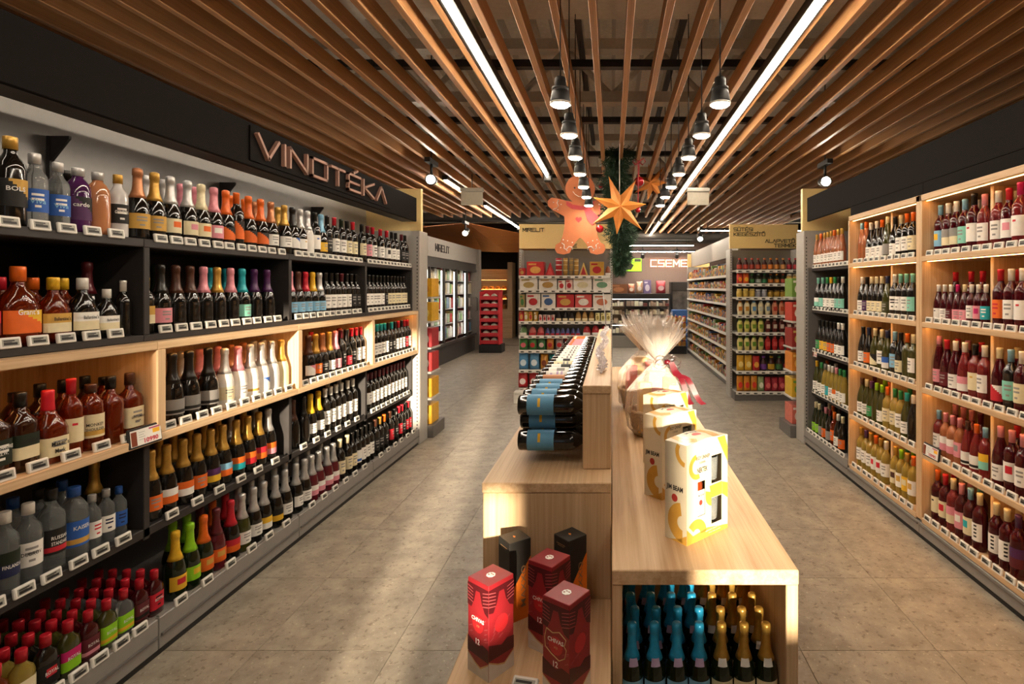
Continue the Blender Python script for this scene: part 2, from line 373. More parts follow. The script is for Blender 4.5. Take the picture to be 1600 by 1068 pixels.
def spot(x, y, z, label, aim=(0, -1, -.25)):
    t = thing('spotlight', label, 'spotlight', (x, y, z), 0, 'ceiling spotlights')
    d = Vector(aim).normalized(); rm = d.to_track_quat('Z', 'Y').to_matrix().to_4x4()
    mk('head', MB().lathe([(0, -.16), (.05, -.16), (.055, -.10), (.06, 0), (.06, .02), (.05, .02), (.05, .0), (0, 0)], 18).xf(rm), TRK, t)
    mk('lamp_lens', MB().lathe([(0, .004), (.046, .004), (.046, .012), (0, .016)], 18).xf(rm), LAMPW, t)
    mk('bracket', MB().tube([(0, 0.02, .04), (0, .02, .2)], .015, 8).box(-.03, .03, -.12, .16, .17, .22).tube([(0, .02, .2), (0, .02, 4.2 - z)], .006, 6), TRK, t)
spot(-1.98, 5.95, 2.78, 'spotlight glowing at the end of the wine wall', (.2, -1, -.15))
spot(2.30, 5.85, 2.74, 'spotlight glowing at the end of the right wall', (-.15, -1, -.15))
spot(1.72, 10.6, 2.55, 'small spotlight on a track before the grocery shelves', (-.1, -1, -.6))
spot(-2.75, 10.2, 2.62, 'small spotlight hanging before the folded wood canopy', (0, -1, -.5))
def lightbox(x, label):
    t = thing('light_box', label, 'light box', (x, 7.0, 2.66), 0, 'hanging light boxes')
    mk('casing', MB().bev(-.15, .15, -.03, .03, .17, .22, .006), mat('light box casing', '#b9b6ad', .4), t)
    mk('panel', MB().bev(-.14, .14, -.008, .008, .0, .17, .003), mat('frosted panel', '#c9c4b4', .35), t)
    mk('hanger', MB().tube([(0, 0, .22), (0, 0, .40)], .006, 6), TRK, t)
lightbox(-1.80, 'white hanging emergency light box above the freezer aisle'); lightbox(1.11, 'white hanging emergency light box in front of the sauce rack')

# ================================================================== wall shelving
LV = [.14, .552, .966, 1.382, 1.80]
BAYS = [1.30, 2.36, 3.42, 4.48, 5.54]
tag_b = MB(); tag_b.bev(-.035, .035, -.006, .006, 0, .038, .003, 0); tag_b.box(-.026, .026, -.0068, -.005, .008, .031, 1)
tag_b.box(-.022, .012, -.0072, -.006, .024, .028, 2); tag_b.box(-.022, .020, -.0072, -.006, .0115, .020, 2); tag_b.box(-.022, .004, -.0072, -.006, .0205, .0225, 2)
TAGM = tag_b.mesh('price_tag', [WHITE, SCREEN, INK])
def tags(shelf, side, xs, ys, ztop):
    sx, sy, sz = wloc(shelf)
    for y in ys: ob('price_tag', TAGM, shelf, (xs - sx, y - sy, ztop - sz), (math.radians(-8), 0, PI / 2 if side < 0 else -PI / 2))
slots_b = MB()
for i in range(56): slots_b.box(-.004, .004, -.002, .002, .12 + i * .036, .136 + i * .036)
SLOTME = slots_b.mesh('slot_row', SLOT)
def bracket_mesh(side):
    s = -side
    b = MB(); b.prism([(0, 0), (.09 * s, .0), (.09 * s, -.012), (.012 * s, -.11), (0, -.11)], -.006, .006, 'xz'); b.box(-.008, .008, -.008, .008, -.45, 0); return b
def ty(side, y0, y1, step): # tag positions along a bay
    n = int((y1 - y0 - .06) / step); s0 = (y0 + y1) / 2 - (n - 1) * step / 2
    return [s0 + i * step + R.uniform(-.006, .006) for i in range(n)]
def led(parent, x0, x1, y0, y1, z):
    px, py, pz = wloc(parent); b = MB().box(x0, x1, y0, y1, z - .0025, z - .0002).xf(Matrix.Translation((-px, -py, -pz)))
    mk('led_strip', b, LEDS, parent)
def base_part(u, sg, y0, y1, lip=.165):
    bx('base_tray', (*sorted((sg * 2.50, sg * 1.99)), y0, y1, .09, LV[0] if lip > .12 else .104), GREY, u)
    bx('front_lip', (*sorted((sg * 1.985, sg * 1.965)), y0 + .002, y1 - .002, .03, lip), GREY, u)
    bx('kick_plate', (*sorted((sg * 2.45, sg * 1.975)), y0, y1, 0, .03), KICK, u, 0)
    bx('rail', (*sorted((sg * 1.964, sg * 1.956)), y0 + .01, y1 - .01, .085, .095), DGREY, u, 0)
def left_bay(i, y0, y1, last):
    u = thing('shelving_unit', ['black and oak shelving unit holding whiskies and vodkas, nearest on the left wall', 'black and oak shelving unit under the start of the wine sign',
        'black and oak shelving unit between the sparkling and red wine bays', 'black and oak shelving unit at the far end of the wine sign wall'][i], 'shelving unit', (-2.25, y0, 0), 0, 'left wall shelving units')
    bx('back_panel', (-2.53, -2.50, y0, y1, .09, 2.6), BACKP, u, 0)
    base_part(u, -1, y0, y1)
    t = .032
    # lower black tier
    bx('side_panel', (-2.49, -2.03, y0, y0 + t, .50, .93), BLACK, u)
    s = bx('shelf', (-2.49, -2.03, y0, y1, .512, LV[1]), BLACK, u); tags(s, -1, -2.024, ty(-1, y0, y1, (.15, .155, .15, .10)[i]) if i else ty(-1, y0, y1, .095), LV[1] - .012)
    # wooden tier
    s = bx('shelf', (-2.49, -1.97, y0, y1, .930, LV[2]), WY, u); tags(s, -1, -1.985, ty(-1, y0, y1, (.115, .1, .085, .078)[i]), LV[2])
    top = bx('shelf', (-2.49, -1.97, y0, y1, 1.330, 1.364), WY, u)
    bx('side_panel', (-2.49, -1.97, y0 + .0, y0 + .045, LV[2], 1.33), WZ, u)
    bx('wood_back', (-2.498, -2.485, y0 + .045, y1, LV[2], 1.33), WZ, u, 0)
    led(u, -2.03, -2.018, y0 + .1, y1 - .06, 1.329)
    # upper black tier
    s = bx('shelf', (-2.49, -2.03, y0, y1, 1.365, LV[3] + .012), BLACK, u); tags(s, -1, -2.03, ty(-1, y0, y1, (.1, .092, .085, .078)[i]), LV[3] + .012)
    bx('side_panel', (-2.49, -2.03, y0, y0 + t, LV[3] + .012, 1.775), BLACK, u)
    bx('back_board', (-2.498, -2.49, y0 + t, y1, LV[3], 1.775), BLACK, u, 0)
    s = bx('shelf', (-2.49, -2.03, y0, y1, 1.775, 1.812), BLACK, u); tags(s, -1, -2.026, ty(-1, y0, y1, (.1, .09, .08, .075)[i]), 1.802)
    tags(bx('tag_rail', (-1.984, -1.972, y0 + .01, y1 - .01, .150, .172), GREY, u, 0), -1, -1.966, ty(-1, y0, y1, (.088, .16, .15, .15)[i]), .158)
    if last:
        bx('side_panel', (-2.49, -2.03, y1 - t, y1, .50, .93), BLACK, u); bx('side_panel', (-2.49, -1.97, y1 - .045, y1, LV[2], 1.33), WZ, u); bx('side_panel', (-2.49, -2.03, y1 - t, y1, LV[3] + .012, 1.775), BLACK, u)
    # canopy bracket on the back panel
    mk('bracket', bracket_mesh(-1), BLACK, u, (-2.49 + 2.25, .05, 2.27))
for i in range(4): left_bay(i, BAYS[i], BAYS[i + 1], i == 3)
def end_post(sg, label):
    u = thing('gondola_end', label, 'shelving end', (sg * 2.22, 5.55, 0), 0, 'shelving end panels')
    bx('panel', (*sorted((sg * 2.53, sg * 1.958)), 5.55, 5.78, .0, 2.18), mat('pale grey steel', '#aaa59e', .45, metal=.15, var=.03), u, .006)
    ob('slot_row', SLOTME, u, (sg * 1.985 - sg * 2.22, -.001, 0))
    g = bx('header', (*sorted((sg * 2.9, sg * 1.965)), 5.61, 5.66, 2.18, 2.62), GOLDP, u, .004)
    bx('foot', (*sorted((sg * 2.5, sg * 1.97)), 5.552, 5.78, -.0, .012), KICK, u, 0)
end_post(-1, 'pale grey slotted end panel with gold header closing the wine wall'); end_post(1, 'pale grey slotted end panel with gold header closing the right wall')
# fascias
def soffit_led():
    for y0, y1 in zip(BAYS[:-1], BAYS[1:]):
        mk('led_strip', MB().box(-.17, -.15, y0 + .1 - .2, y1 - .1 - .2, .022, .03), emis('soffit led', '#fff0dc', 9.0), fas)
fas = thing('fascia_board', 'charcoal fascia board carrying the wine sign over the left shelves', 'fascia', (-2.0, 0.2, 2.27))
mk('board', MB().bev(-.012, .012, 0, 5.34, 0, .24, .003), FASCIA, fas); mk('soffit', MB().bev(-.14, -.013, 0, 5.34, 0, .02, .003), mat('soffit', '#4a4543', .5), fas)
soffit_led()
SIGNW = mat('rose bronze letter', '#a07a6a', .5, var=.08); SIGND = mat('dark letter return', '#17130f', .6)
sg_ = thing('wine_sign', 'raised bronze letters VINOTÉKA on the charcoal fascia', 'sign', (-1.986, 3.0, 2.335))
mk('sign_base', MB().box(0, .006, -.02, 1.88, -.035, .155), FASCIA, sg_)
yy = 0.02
for ch in 'VINOTÉKA':
    mb, W = stroke_letter(ch, .115 if ch != 'É' else .115, .185, .017, .022)
    mk('letter', mb, SIGNW, sg_, (.006, yy, .0), (0, 0, PI / 2)); yy += W + (.06 if W else .055)
fas2 = thing('fascia_board', 'charcoal fascia board over the right wine shelves', 'fascia', (2.0, 0.2, 2.27))
mk('board', MB().bev(-.012, .012, 0, 5.34, 0, .24, .003), FASCIA, fas2); mk('soffit', MB().bev(.013, .30, 0, 4.33, -.0, .02, .003), FASCIA, fas2)
# right wall
def right_bay(i, y0, y1):
    lab = ['oak shelving unit of rosé bottles at the near end of the right wall', 'oak shelving unit full of rosé wines on the right wall', 'oak shelving unit of white wines in the middle of the right wall', 'grey shelving unit of wines at the far end of the right wall'][i]
    u = thing('shelving_unit', lab, 'shelving unit', (2.25, y0, 0), 0, 'right wall shelving units')
    base_part(u, 1, y0, y1, .165 if i == 3 else .104)
    if i < 3:
        bx('back_panel', (2.46, 2.50, y0, y1, .09, 2.22), WZ, u, 0)
        bx('side_panel', (1.97, 2.46, y0, y0 + .045, LV[0] - .02, 2.19), WZ, u)
        bx('side_panel', (1.97, 2.46, y1 - .02, y1, LV[0] - .02, 2.19), WZ, u)
        bx('top_board', (1.97, 2.46, y0, y1, 2.15, 2.19), WY, u); bx('cover_strip', (1.99, 2.30, y0, y1, 2.19, 2.272), FASCIA, u)
        led(u, 1.995, 2.005, y0 + .06, y1 - .03, 2.15)
        ym = (y0 + y1) / 2
        for k in range(5):
            s = bx('shelf', (1.97, 2.46, y0 + .045, y1 - .02, LV[k] - .034, LV[k]), WY, u)
            tags(s, 1, 1.985 if k else 1.975, ty(1, y0 + .03, y1, (.09, .088, .092)[i]), LV[k] - .004)
            bx('divider', (2.06, 2.46, ym - .012, ym + .012, LV[k], (LV[k + 1] - .036) if k < 4 else 2.15), WZ, u)
            if k: led(u, 2.0, 2.012, y0 + .06, y1 - .03, LV[k] - .034)
    else:
        bx('back_panel', (2.46, 2.50, y0, y1, .09, 2.62), BACKP, u, 0)
        bx('side_panel', (1.99, 2.46, y1 - .03, y1, .14, 1.80), DGREY, u)
        for k in range(1, 5):
            s = bx('shelf', (2.03, 2.46, y0, y1 - .03, LV[k] - .036, LV[k]), BLACK, u); tags(s, 1, 2.024, ty(1, y0, y1, .082), LV[k] - .008)
        tags(bx('tag_rail', (1.972, 1.984, y0 + .01, y1 - .01, .15, .172), GREY, u, 0), 1, 1.966, ty(1, y0, y1, .09), .156)
BR = [1.36, 2.42, 3.48, 4.535, 5.55]
for i in range(4): right_bay(i, BR[i], BR[i + 1])
# promo price cards clipped to the shelf edges
def promo(loc, rot, label, w_=.165, h_=.082):
    t = thing('price_card', label, 'price card', loc, rot, 'promotional price cards')
    mk('frame', MB().bev(-w_ / 2, w_ / 2, 0, .012, 0, h_, .004), INK, t)
    b = MB(); b.box(-w_ / 2 + .008, w_ / 2 - .008, -.0016, 0, .008, h_ - .008, 0); b.box(-w_ / 2 + .01, -w_ / 2 + .036, -.0024, -.0014, .01, h_ - .014, 1); b.box(w_ / 2 - .05, w_ / 2 - .016, -.0024, -.0014, h_ - .038, h_ - .02, 2)
    b.box(w_ / 2 - .068, w_ / 2 - .016, -.0024, -.0014, h_ - .018, h_ - .012, 3)
    flat_text(b, '10990', .022, .0225, .07, .020, -.0026, 4, .02)
    for q in range(4): b.box(-.036, -.012 + .006 * (q % 2), -.0022, -.0014, .030 + q * .010, .0315 + q * .010, 5)
    mk('card', b, [WHITE, mat('bottle picture brown', '#7a3a22', .5), mat('offer yellow', '#f0b52c', .5), mat('offer magenta', '#b0507a', .5), mat('price red', '#c0203c', .5), mat('fine print', '#8b8b86', .6)], t)
promo((-1.965, 2.30, .935), (math.radians(-6), 0, PI / 2), 'black framed promotional price card on the left oak shelf edge')
promo((1.965, 3.36, .545), (math.radians(-6), 0, -PI / 2), 'black framed promotional price card below pink capped rosé bottles', .17)
promo((2.02, 5.42, .905), (math.radians(-6), 0, -PI / 2), 'small promotional price card on the far grey right shelves', .12)
# ================================================================== bottles
# word -> (hex, kind) ; kinds: g glass, f foil or cap, p paper
COL = dict(black='#15120f', green='#16200f', olive='#3a3a14', brown='#2e1206', amber='#8a2c0a', red='#5e0c18', rose='#a03032', salmon='#d98a5c', straw='#c9ad50', gold='#c69a45', silver='#c4c2c0', white='#e6e2da',
           cream='#dccfa8', pink='#d98a96', orange='#e0661a', copper='#b87a52', teal='#1fa3ac', blue='#2a5aa8', sky='#7fb2d0', purple='#4a2050', yellow='#e0b02a', lime='#8cc820', navy='#1a2346', maroon='#5a1a22', crimson='#c01f2e', magenta='#c01a64', grey='#8c8884', mint='#7fc4b0', clear='#dfe6e6', lilac='#b7a0c0', chestnut='#4a2a1c', leaf='#2f8a4c')
def gmat(c):
    k = 'glass ' + c
    if k in MATS: return MATS[k]
    if c == 'clear': return mat(k, '#eef4f4', .04, trans=.92, var=0, ior=1.3)
    if c in ('rose', 'salmon', 'straw', 'amber', 'red'): return mat(k, COL[c], .05, coat=.5, var=.1, scale=9, trans=.6, ior=1.33)
    return mat(k, COL[c], .08, coat=.5, var=.1, scale=9)
def fmat(c):
    return mat('foil ' + c, COL[c], .33, metal=.55 if c in ('gold', 'silver', 'copper') else .15, coat=.2, var=.08, scale=60)
def pmat(c): return mat('paper ' + c, COL[c], .6, var=.05, scale=40)
# shape: body rings (rx, ry, n, z), cap rings, label (radius x, radius y, n, z0, z1), height
def rd(l): return [(r, r, 2, z) for r, z in l]
SH = {
 's': (rd([(.036, 0), (.042, .004), (.043, .012), (.043, .118), (.0415, .142), (.0365, .165), (.028, .190), (.021, .210), (.017, .23)]),
       rd([(.0325, .180), (.0265, .198), (.0208, .214), (.0186, .232), (.0172, .262), (.0172, .279), (.0190, .281), (.0190, .302), (.0175, .310), (.010, .314)]), (.0433, .0433, 2, .045, .112), .314),
 'b': (rd([(.032, 0), (.037, .003), (.0378, .01), (.0378, .178), (.036, .196), (.027, .213), (.0165, .228), (.0145, .24), (.0145, .262)]),
       rd([(.0156, .240), (.0154, .285), (.0165, .287), (.0165, .296), (.015, .300)]), (.0381, .0381, 2, .055, .150), .300),
 'u': (rd([(.035, 0), (.0405, .004), (.041, .012), (.041, .130), (.037, .165), (.028, .2), (.019, .23), (.0150, .25), (.0147, .262)]),
       rd([(.0160, .236), (.0156, .286), (.0165, .288), (.0165, .297), (.015, .300)]), (.0413, .0413, 2, .035, .115), .300),
 'a': (rd([(.032, 0), (.036, .003), (.0365, .01), (.0365, .13), (.034, .175), (.026, .225), (.018, .265), (.0145, .29)]),
       rd([(.0165, .262), (.0152, .325), (.014, .330)]), (.0368, .0368, 2, .045, .125), .33),
 'v': (rd([(.034, 0), (.0365, .003), (.037, .01), (.037, .175), (.034, .195), (.02, .215), (.0150, .228), (.0150, .255)]),
       rd([(.0175, .238), (.0175, .275), (.016, .278)]), (.0373, .0373, 2, .06, .145), .278),
 'q': ([(.038, .032, 5, 0), (.041, .035, 5, .004), (.041, .035, 5, .160), (.037, .032, 4, .178), (.024, .022, 2, .195), (.0155, .0155, 2, .208), (.0150, .0150, 2, .235)],
       rd([(.0178, .222), (.0178, .268), (.016, .272)]), (.0415, .0355, 5, .045, .13), .272),
 'm': ([(.042, .042, 4, 0), (.046, .046, 4, .004), (.046, .046, 4, .120), (.042, .042, 3, .142), (.027, .027, 2, .172), (.0172, .0172, 2, .198), (.0160, .0160, 2, .24)],
       rd([(.0220, .176), (.0192, .2), (.0178, .24), (.0185, .258), (.016, .262)]), (.0465, .0465, 4, .025, .095), .262),
 'd': ([(.048, .030, 3, 0), (.052, .033, 3, .004), (.053, .033, 3, .06), (.050, .032, 3, .12), (.040, .028, 2.4, .155), (.020, .018, 2, .178), (.0155, .0155, 2, .19), (.0155, .0155, 2, .21)],
       rd([(.0185, .198), (.0185, .24), (.017, .244)]), (.0530, .0333, 3, .04, .11), .244),
 'k': (rd([(.036, 0), (.0395, .004), (.040, .01), (.040, .155), (.037, .185), (.026, .205), (.0175, .215), (.0165, .235)]),
       rd([(.0195, .222), (.0195, .252), (.018, .255)]), (.0403, .0403, 2, .05, .14), .255),
 'f': ([(.032, .021, 4, 0), (.035, .024, 4, .004), (.0355, .0245, 4, .12), (.032, .022, 3, .140), (.018, .016, 2, .156), (.0135, .0135, 2, .165), (.0135, .0135, 2, .18)],
       rd([(.0165, .166), (.0165, .204), (.015, .208)]), (.0358, .0248, 4, .03, .105), .208),
}
for _k in 'bu':
    _b, _c, _l, _h = SH[_k]; SH[_k] = ([(a, b_, n, z * 1.05) for a, b_, n, z in _b], [(a, b_, n, z * 1.05) for a, b_, n, z in _c], _l[:3] + (_l[3] * 1.03, _l[4] * 1.03), _h * 1.05)
def scaled(r, s): return [(a * s, b_ * s, n, z * s) for a, b_, n, z in r]
BM = {}
def part_mesh(shape, which, m, seg=14):
    k = (shape, which, m.name)
    if k not in BM:
        BM[k] = MB().loft(SH[shape][which], seg).mesh({0: 'bottle', 1: 'cap'}[which], m)
    return BM[k]
def label_mesh(shape, c, c2, pat, z0=None, z1=None, span=1.15):
    k = (shape, 'label', c, c2, pat, z0, z1, span)
    if k in BM: return BM[k]
    rx, ry, n, a, b_ = SH[shape][2]; a = z0 if z0 is not None else a; b_ = z1 if z1 is not None else b_
    cols, rows = 10, 10; vs = []; fs = []; mi = []
    for j in range(rows + 1):
        z = a + (b_ - a) * j / rows
        for i in range(cols + 1):
            t = -span + 2 * span * i / cols; c_, s_ = math.cos(t), math.sin(t)
            d = (abs(c_) ** n + abs(s_) ** n) ** (-1.0 / n) if n != 2 else 1
            vs.append((s_ * d * (rx + .0005), -c_ * d * (ry + .0005), z))
    B = MB(); 
    for j in range(rows):
        for i in range(cols):
            q = 0
            if pat == 'text' and (j in (7, 5) and 3 <= i <= 6 or j == 2 and 4 <= i <= 5): q = 1
            if pat == 'band' and j in (1, 2): q = 1
            if pat == 'half' and j >= 5: q = 1
            if pat == 'dot' and (i - 4.5) ** 2 + (j - 5.5) ** 2 * .8 < 5: q = 1
            if pat == 'bars' and j in (2, 4, 6, 8) and 5 <= i <= 6: q = 1
            if pat == 'slant' and i + j > 11: q = 1
            if pat == 'spot' and (i - 4.5) ** 2 + (j - 4) ** 2 < 1.2: q = 1
            if pat == 'seal' and (i - 4.5) ** 2 + (j - 7) ** 2 < 1.2: q = 1
            o = j * (cols + 1) + i; fs.append((o, o + 1, o + cols + 2, o + cols + 1)); mi.append(q)
    B.v = vs; B.f = fs; B.m = mi; B.sm = [True] * len(fs)
    BM[k] = B.mesh('label', [pmat(c), pmat(c2)]); return BM[k]
GW = dict(s='sparkling bottle', b='wine bottle', u='wine bottle', a='slender wine bottle', v='vodka bottle', q='square whisky bottle', m='squat whisky bottle', d='flat whisky bottle', k='round-shouldered bottle', f='flask')
NM = dict(s='sparkling_wine_bottle', b='wine_bottle', u='wine_bottle', a='wine_bottle', v='vodka_bottle', q='whisky_bottle', m='whisky_bottle', d='whisky_bottle', k='spirit_bottle', f='liqueur_flask')
CW = dict(clear='clear', black='black', green='dark green', olive='olive', brown='brown', amber='amber', red='red', rose='rosé', salmon='pale rosé', straw='straw', navy='navy', mint='pale green', leaf='green')
def cw(c): return CW.get(c, c)
def bottle(shape, glass, cap, lab, c2, pat, loc, rot, label, group, sc=1.0, back=False, name=None, text=None, z=None, textcol=None):
    nm = name or NM[shape]
    if shape in 'bua' and not name: nm = {'rose': 'rose_wine_bottle', 'salmon': 'rose_wine_bottle', 'red': 'rose_wine_bottle', 'straw': 'white_wine_bottle', 'olive': 'white_wine_bottle'}.get(glass, 'red_wine_bottle')
    o = ob(nm, part_mesh(shape, 0, gmat(glass)), None, loc, rot); o.scale = (sc, sc, sc)
    tag(o, label, 'bottle', group)
    ob('foil' if shape == 's' else 'cap', part_mesh(shape, 1, fmat(cap)), o)
    if lab and lab != 'none' and not back:
        l = ob('label', label_mesh(shape, lab, c2 or 'grey', pat or 'text', *(z or (None, None))), o)
        if text:
            tb = MB(); rx, ry, n, a, b_ = SH[shape][2]
            for s, cz, wd, hh in text: bent_text(tb, s, cz, wd, hh, rx, ry, n, 0, .012)
            mk('lettering', tb, pmat(textcol or 'black'), l)
    return o
LC = [(y0 + .05, y1 - .004) for y0, y1 in zip(BAYS[:-1], BAYS[1:])]; LC[-1] = (LC[-1][0], 5.49)
LO = [(1.4, 5.53)]
RC = [c for y0, y1 in zip(BR[:-2], BR[1:-1]) for c in ((y0 + .047, (y0 + y1) / 2 - .014), ((y0 + y1) / 2 + .014, y1 - .022))] + [(BR[3] + .002, 5.50)]
def row(side, shelf, z, a, spec, group, backs=0, pitch=.095, comps=None):
    """spec: list of 'x shape glass cap label [c2 [pattern]]' with x the place along the shelf as seen in the photo"""
    items = []
    if comps is None: comps = RC if side > 0 else (LC if LV[0] + .1 < z < 1.81 else LO)
    for s in spec:
        p = s.split(); items.append((float(p[0]), p[1:]))
    items.sort(key=lambda t: t[0] if side < 0 else -t[0])
    place = []
    for x, p in items:
        sc = float(p[6]) if len(p) > 6 else 1.0
        sh = p[0]; r = max(max(q[0] for q in SH[sh][0]) if sh not in 'f' else .0395, .02) * sc
        if sh in 'qmd': r *= 1.04
        place.append([F * a / abs(VX - x), r + .0012, sc, x, p])
    for lo, hi in comps:
        g = [t for t in place if min(comps, key=lambda c: 0 if c[0] <= t[0] <= c[1] else min(abs(t[0] - c[0]), abs(t[0] - c[1]))) == (lo, hi)]
        if not g: continue
        need = sum(2 * t[1] for t in g)
        if need > hi - lo:
            k = (hi - lo) / need * .995
            for t in g: t[1] *= k; t[2] *= k
        for it in range(400):
            for u, v in zip(g[:-1], g[1:]):
                d = u[1] + v[1] - (v[0] - u[0])
                if d > 0: u[0] -= d * .5; v[0] += d * .5
            for t in g: t[0] = min(max(t[0], lo + t[1]), hi - t[1])
    for i, (y, r, sc, x, p) in enumerate(place):
        shape, glass, cap = p[0], p[1], p[2]; lab = p[3] if len(p) > 3 else 'none'; c2 = p[4] if len(p) > 4 else None; pat = p[5] if len(p) > 5 else None
        turn = .05 if shape in 'qmdf' else .25
        r0 = (PI / 2 if side < 0 else -PI / 2) + R.uniform(-turn, turn) + ((-.28 if side < 0 else .28) if shape not in 'qmdf' else 0)
        look = '%s %s with %s %s' % (cw(glass), GW[shape], cw(cap), 'foil' if shape == 's' else 'cap')
        full = look + (' and %s label' % cw(lab) if lab != 'none' else '')
        wh = ', %s on %s' % (nth(i + 1), shelf)
        if len((full + wh).split()) > 16: full = look
        bottle(shape, glass, cap, lab, c2, pat, (side * a, y, z), r0, full + wh, group, sc, text=TEXTS.get((shelf, int(x))), textcol=TEXTC.get((shelf, int(x))))
        for k in range(backs):
            bottle(shape, glass, cap, lab, c2, pat, (side * (a + pitch * (k + 1)), y, z), r0, '%s %s with %s cap, %s %s on %s' % (cw(glass), GW[shape], cw(cap), ('one behind', 'two behind', 'three behind', 'four behind')[k], 'the ' + nth(i + 1), shelf), group + ', rows behind', sc, back=True)
TEXTS, TEXTC = {}, {}
T1, T2, T3, T4, T5 = "left wall's top shelf", "left wall's upper black shelf", "left wall's oak shelf", "left wall's lower black shelf", "left wall's bottom shelf"
TEXTS[(T1, 17)] = [('BOLS', .115, .045, .014)]
TEXTS[(T1, 53)] = [('Viva', .10, .045, .018)]; TEXTS[(T1, 93)] = [('Viva', .10, .045, .018)]; TEXTC[(T1, 53)] = TEXTC[(T1, 93)] = 'sky'
TEXTS[(T1, 120)] = [('cardo', .11, .05, .016)]; TEXTS[(T1, 184)] = [('GYSNDERN', .11, .05, .014)]
TEXTC[(T1, 17)] = TEXTC[(T1, 120)] = TEXTC[(T1, 184)] = 'white'
TEXTS[(T2, 10)] = [('JIM BEAM', .118, .062, .014), ('BOURBON', .055, .05, .007)]
TEXTS[(T2, 37)] = [("Grant's", .105, .058, .018)]; TEXTS[(T2, 71)] = [("Grant's", .105, .058, .018)]; TEXTC[(T2, 37)] = TEXTC[(T2, 71)] = 'white'
TEXTS[(T2, 109)] = [("Ballantine's", .09, .062, .014)]; TEXTS[(T2, 144)] = [("Ballantine's", .09, .062, .014)]; TEXTS[(T2, 170)] = [("Ballantine's", .09, .062, .013)]
TEXTS[(T3, 8)] = [('TULLAMORE', .105, .062, .012), ('D.E.W.', .085, .035, .012)]; TEXTC[(T3, 8)] = 'white'
TEXTS[(T3, 44)] = [('KILBEGGAN', .105, .060, .012)]
TEXTS[(T3, 92)] = [("Maker's", .072, .060, .017), ('Mark', .045, .036, .016)]
TEXTS[(T3, 157)] = [('MONKEY', .10, .056, .012), ('SHOULDER', .082, .06, .011)]
TEXTS[(T3, 222)] = [('GENTLEMAN', .088, .062, .010), ('JACK', .07, .03, .010)]
TEXTS[(T4, 9)] = [('FINLANDIA', .095, .055, .012)]; TEXTC[(T4, 9)] = 'white'
TEXTS[(T4, 48)] = [('DUBROV', .105, .055, .013)]; TEXTS[(T4, 81)] = [('RUSSIAN', .115, .05, .012), ('STANDARD', .096, .05, .012)]; TEXTC[(T4, 81)] = 'white'
TEXTS[(T4, 115)] = [('KAISER', .115, .05, .014)]; TEXTC[(T4, 115)] = 'white'
for q in (18, 46, 80, 106, 135, 163, 187, 204, 219, 233, 252): TEXTS[(T5, q)] = [('ROYAL', .075, .046, .013)]; TEXTC[(T5, q)] = 'white'
row(-1, T1, 1.812, 2.09, """17 v black gold black gold slant 1.12
53 v clear silver blue white text .98|93 v clear silver blue white text .93|120 k purple silver purple black slant 1.0|152 k copper silver none|184 v silver gold black white text .95
215 s black copper gold|242 s black gold gold|265 s black silver cream orange dot|293 s black silver cream pink dot|315 s black cream cream orange dot|335 s black pink pink white dot|352 s black orange orange black slant|368 b black orange orange black slant
388 s black orange orange black slant|407 s black orange orange black slant|423 s black copper white|444 s black gold white|457 s black black white blue slant|469 s black silver white gold seal|480 s white silver none|493 b black black white blue seal|502 s black sky yellow|509 b black black black
522 b black crimson white|533 b black green white|542 b black black cream|551 b black crimson cream|565 b black black cream|574 b black maroon pink|582 b black crimson white black|594 b black crimson white|604 b black crimson white black dot|612 b black black white|618 b black black white|627 b black maroon black|633 b black black black""".replace('\n', '|').split('|'), 'bottles on the top shelf of the left wall')
row(-1, T1 + ' back row', 1.812, 2.185, "103 k black black|228 s black silver|255 s black silver|283 s black pink|304 s black pink|360 s black orange|382 s black orange|398 s black copper|434 s black gold".split('|'), 'back row of the top left shelf')
row(-1, T2, LV[3] + .012, 2.09, """10 q brown white white black text|37 d amber crimson red crimson half 1.15|71 d amber orange orange yellow slant 1.15|109 d amber yellow cream gold half|144 d black white cream white half|170 d black white cream white half .82|195 b black white none grey text .75
230 b black gold cream gold half .8|249 s black black pink|275 s black chestnut none|298 s black chestnut none|316 s black pink none|339 s black gold none|360 s black pink none|378 s black teal mint|397 s black purple none|417 s black purple none
456 s black pink sky|470 s black chestnut sky|479 s black crimson sky|492 s black yellow sky|503 s black silver sky|515 b black black white|523 b black black white|533 b black black white|542 b black maroon white|549 b black black white|555 b black black black|561 b black black black
579 b black black white|585 b black black white|590 b black black white|596 b black black white|601 b black black white|606 b black black black|611 b black black cream|616 b black black cream|621 b black black cream|626 b black black cream|631 b black black cream|635 b black black cream""".replace('\n', '|').split('|'), 'bottles on the upper black shelf of the left wall')
row(-1, T2 + ' back row', LV[3] + .012, 2.19, "20 d amber crimson|52 d amber orange|90 d amber yellow|126 s black maroon|188 s black pink|243 s black green|328 s black teal|352 s black teal|430 s black pink|438 s black blue|466 s black crimson".split('|'), 'back row of the upper black shelf')
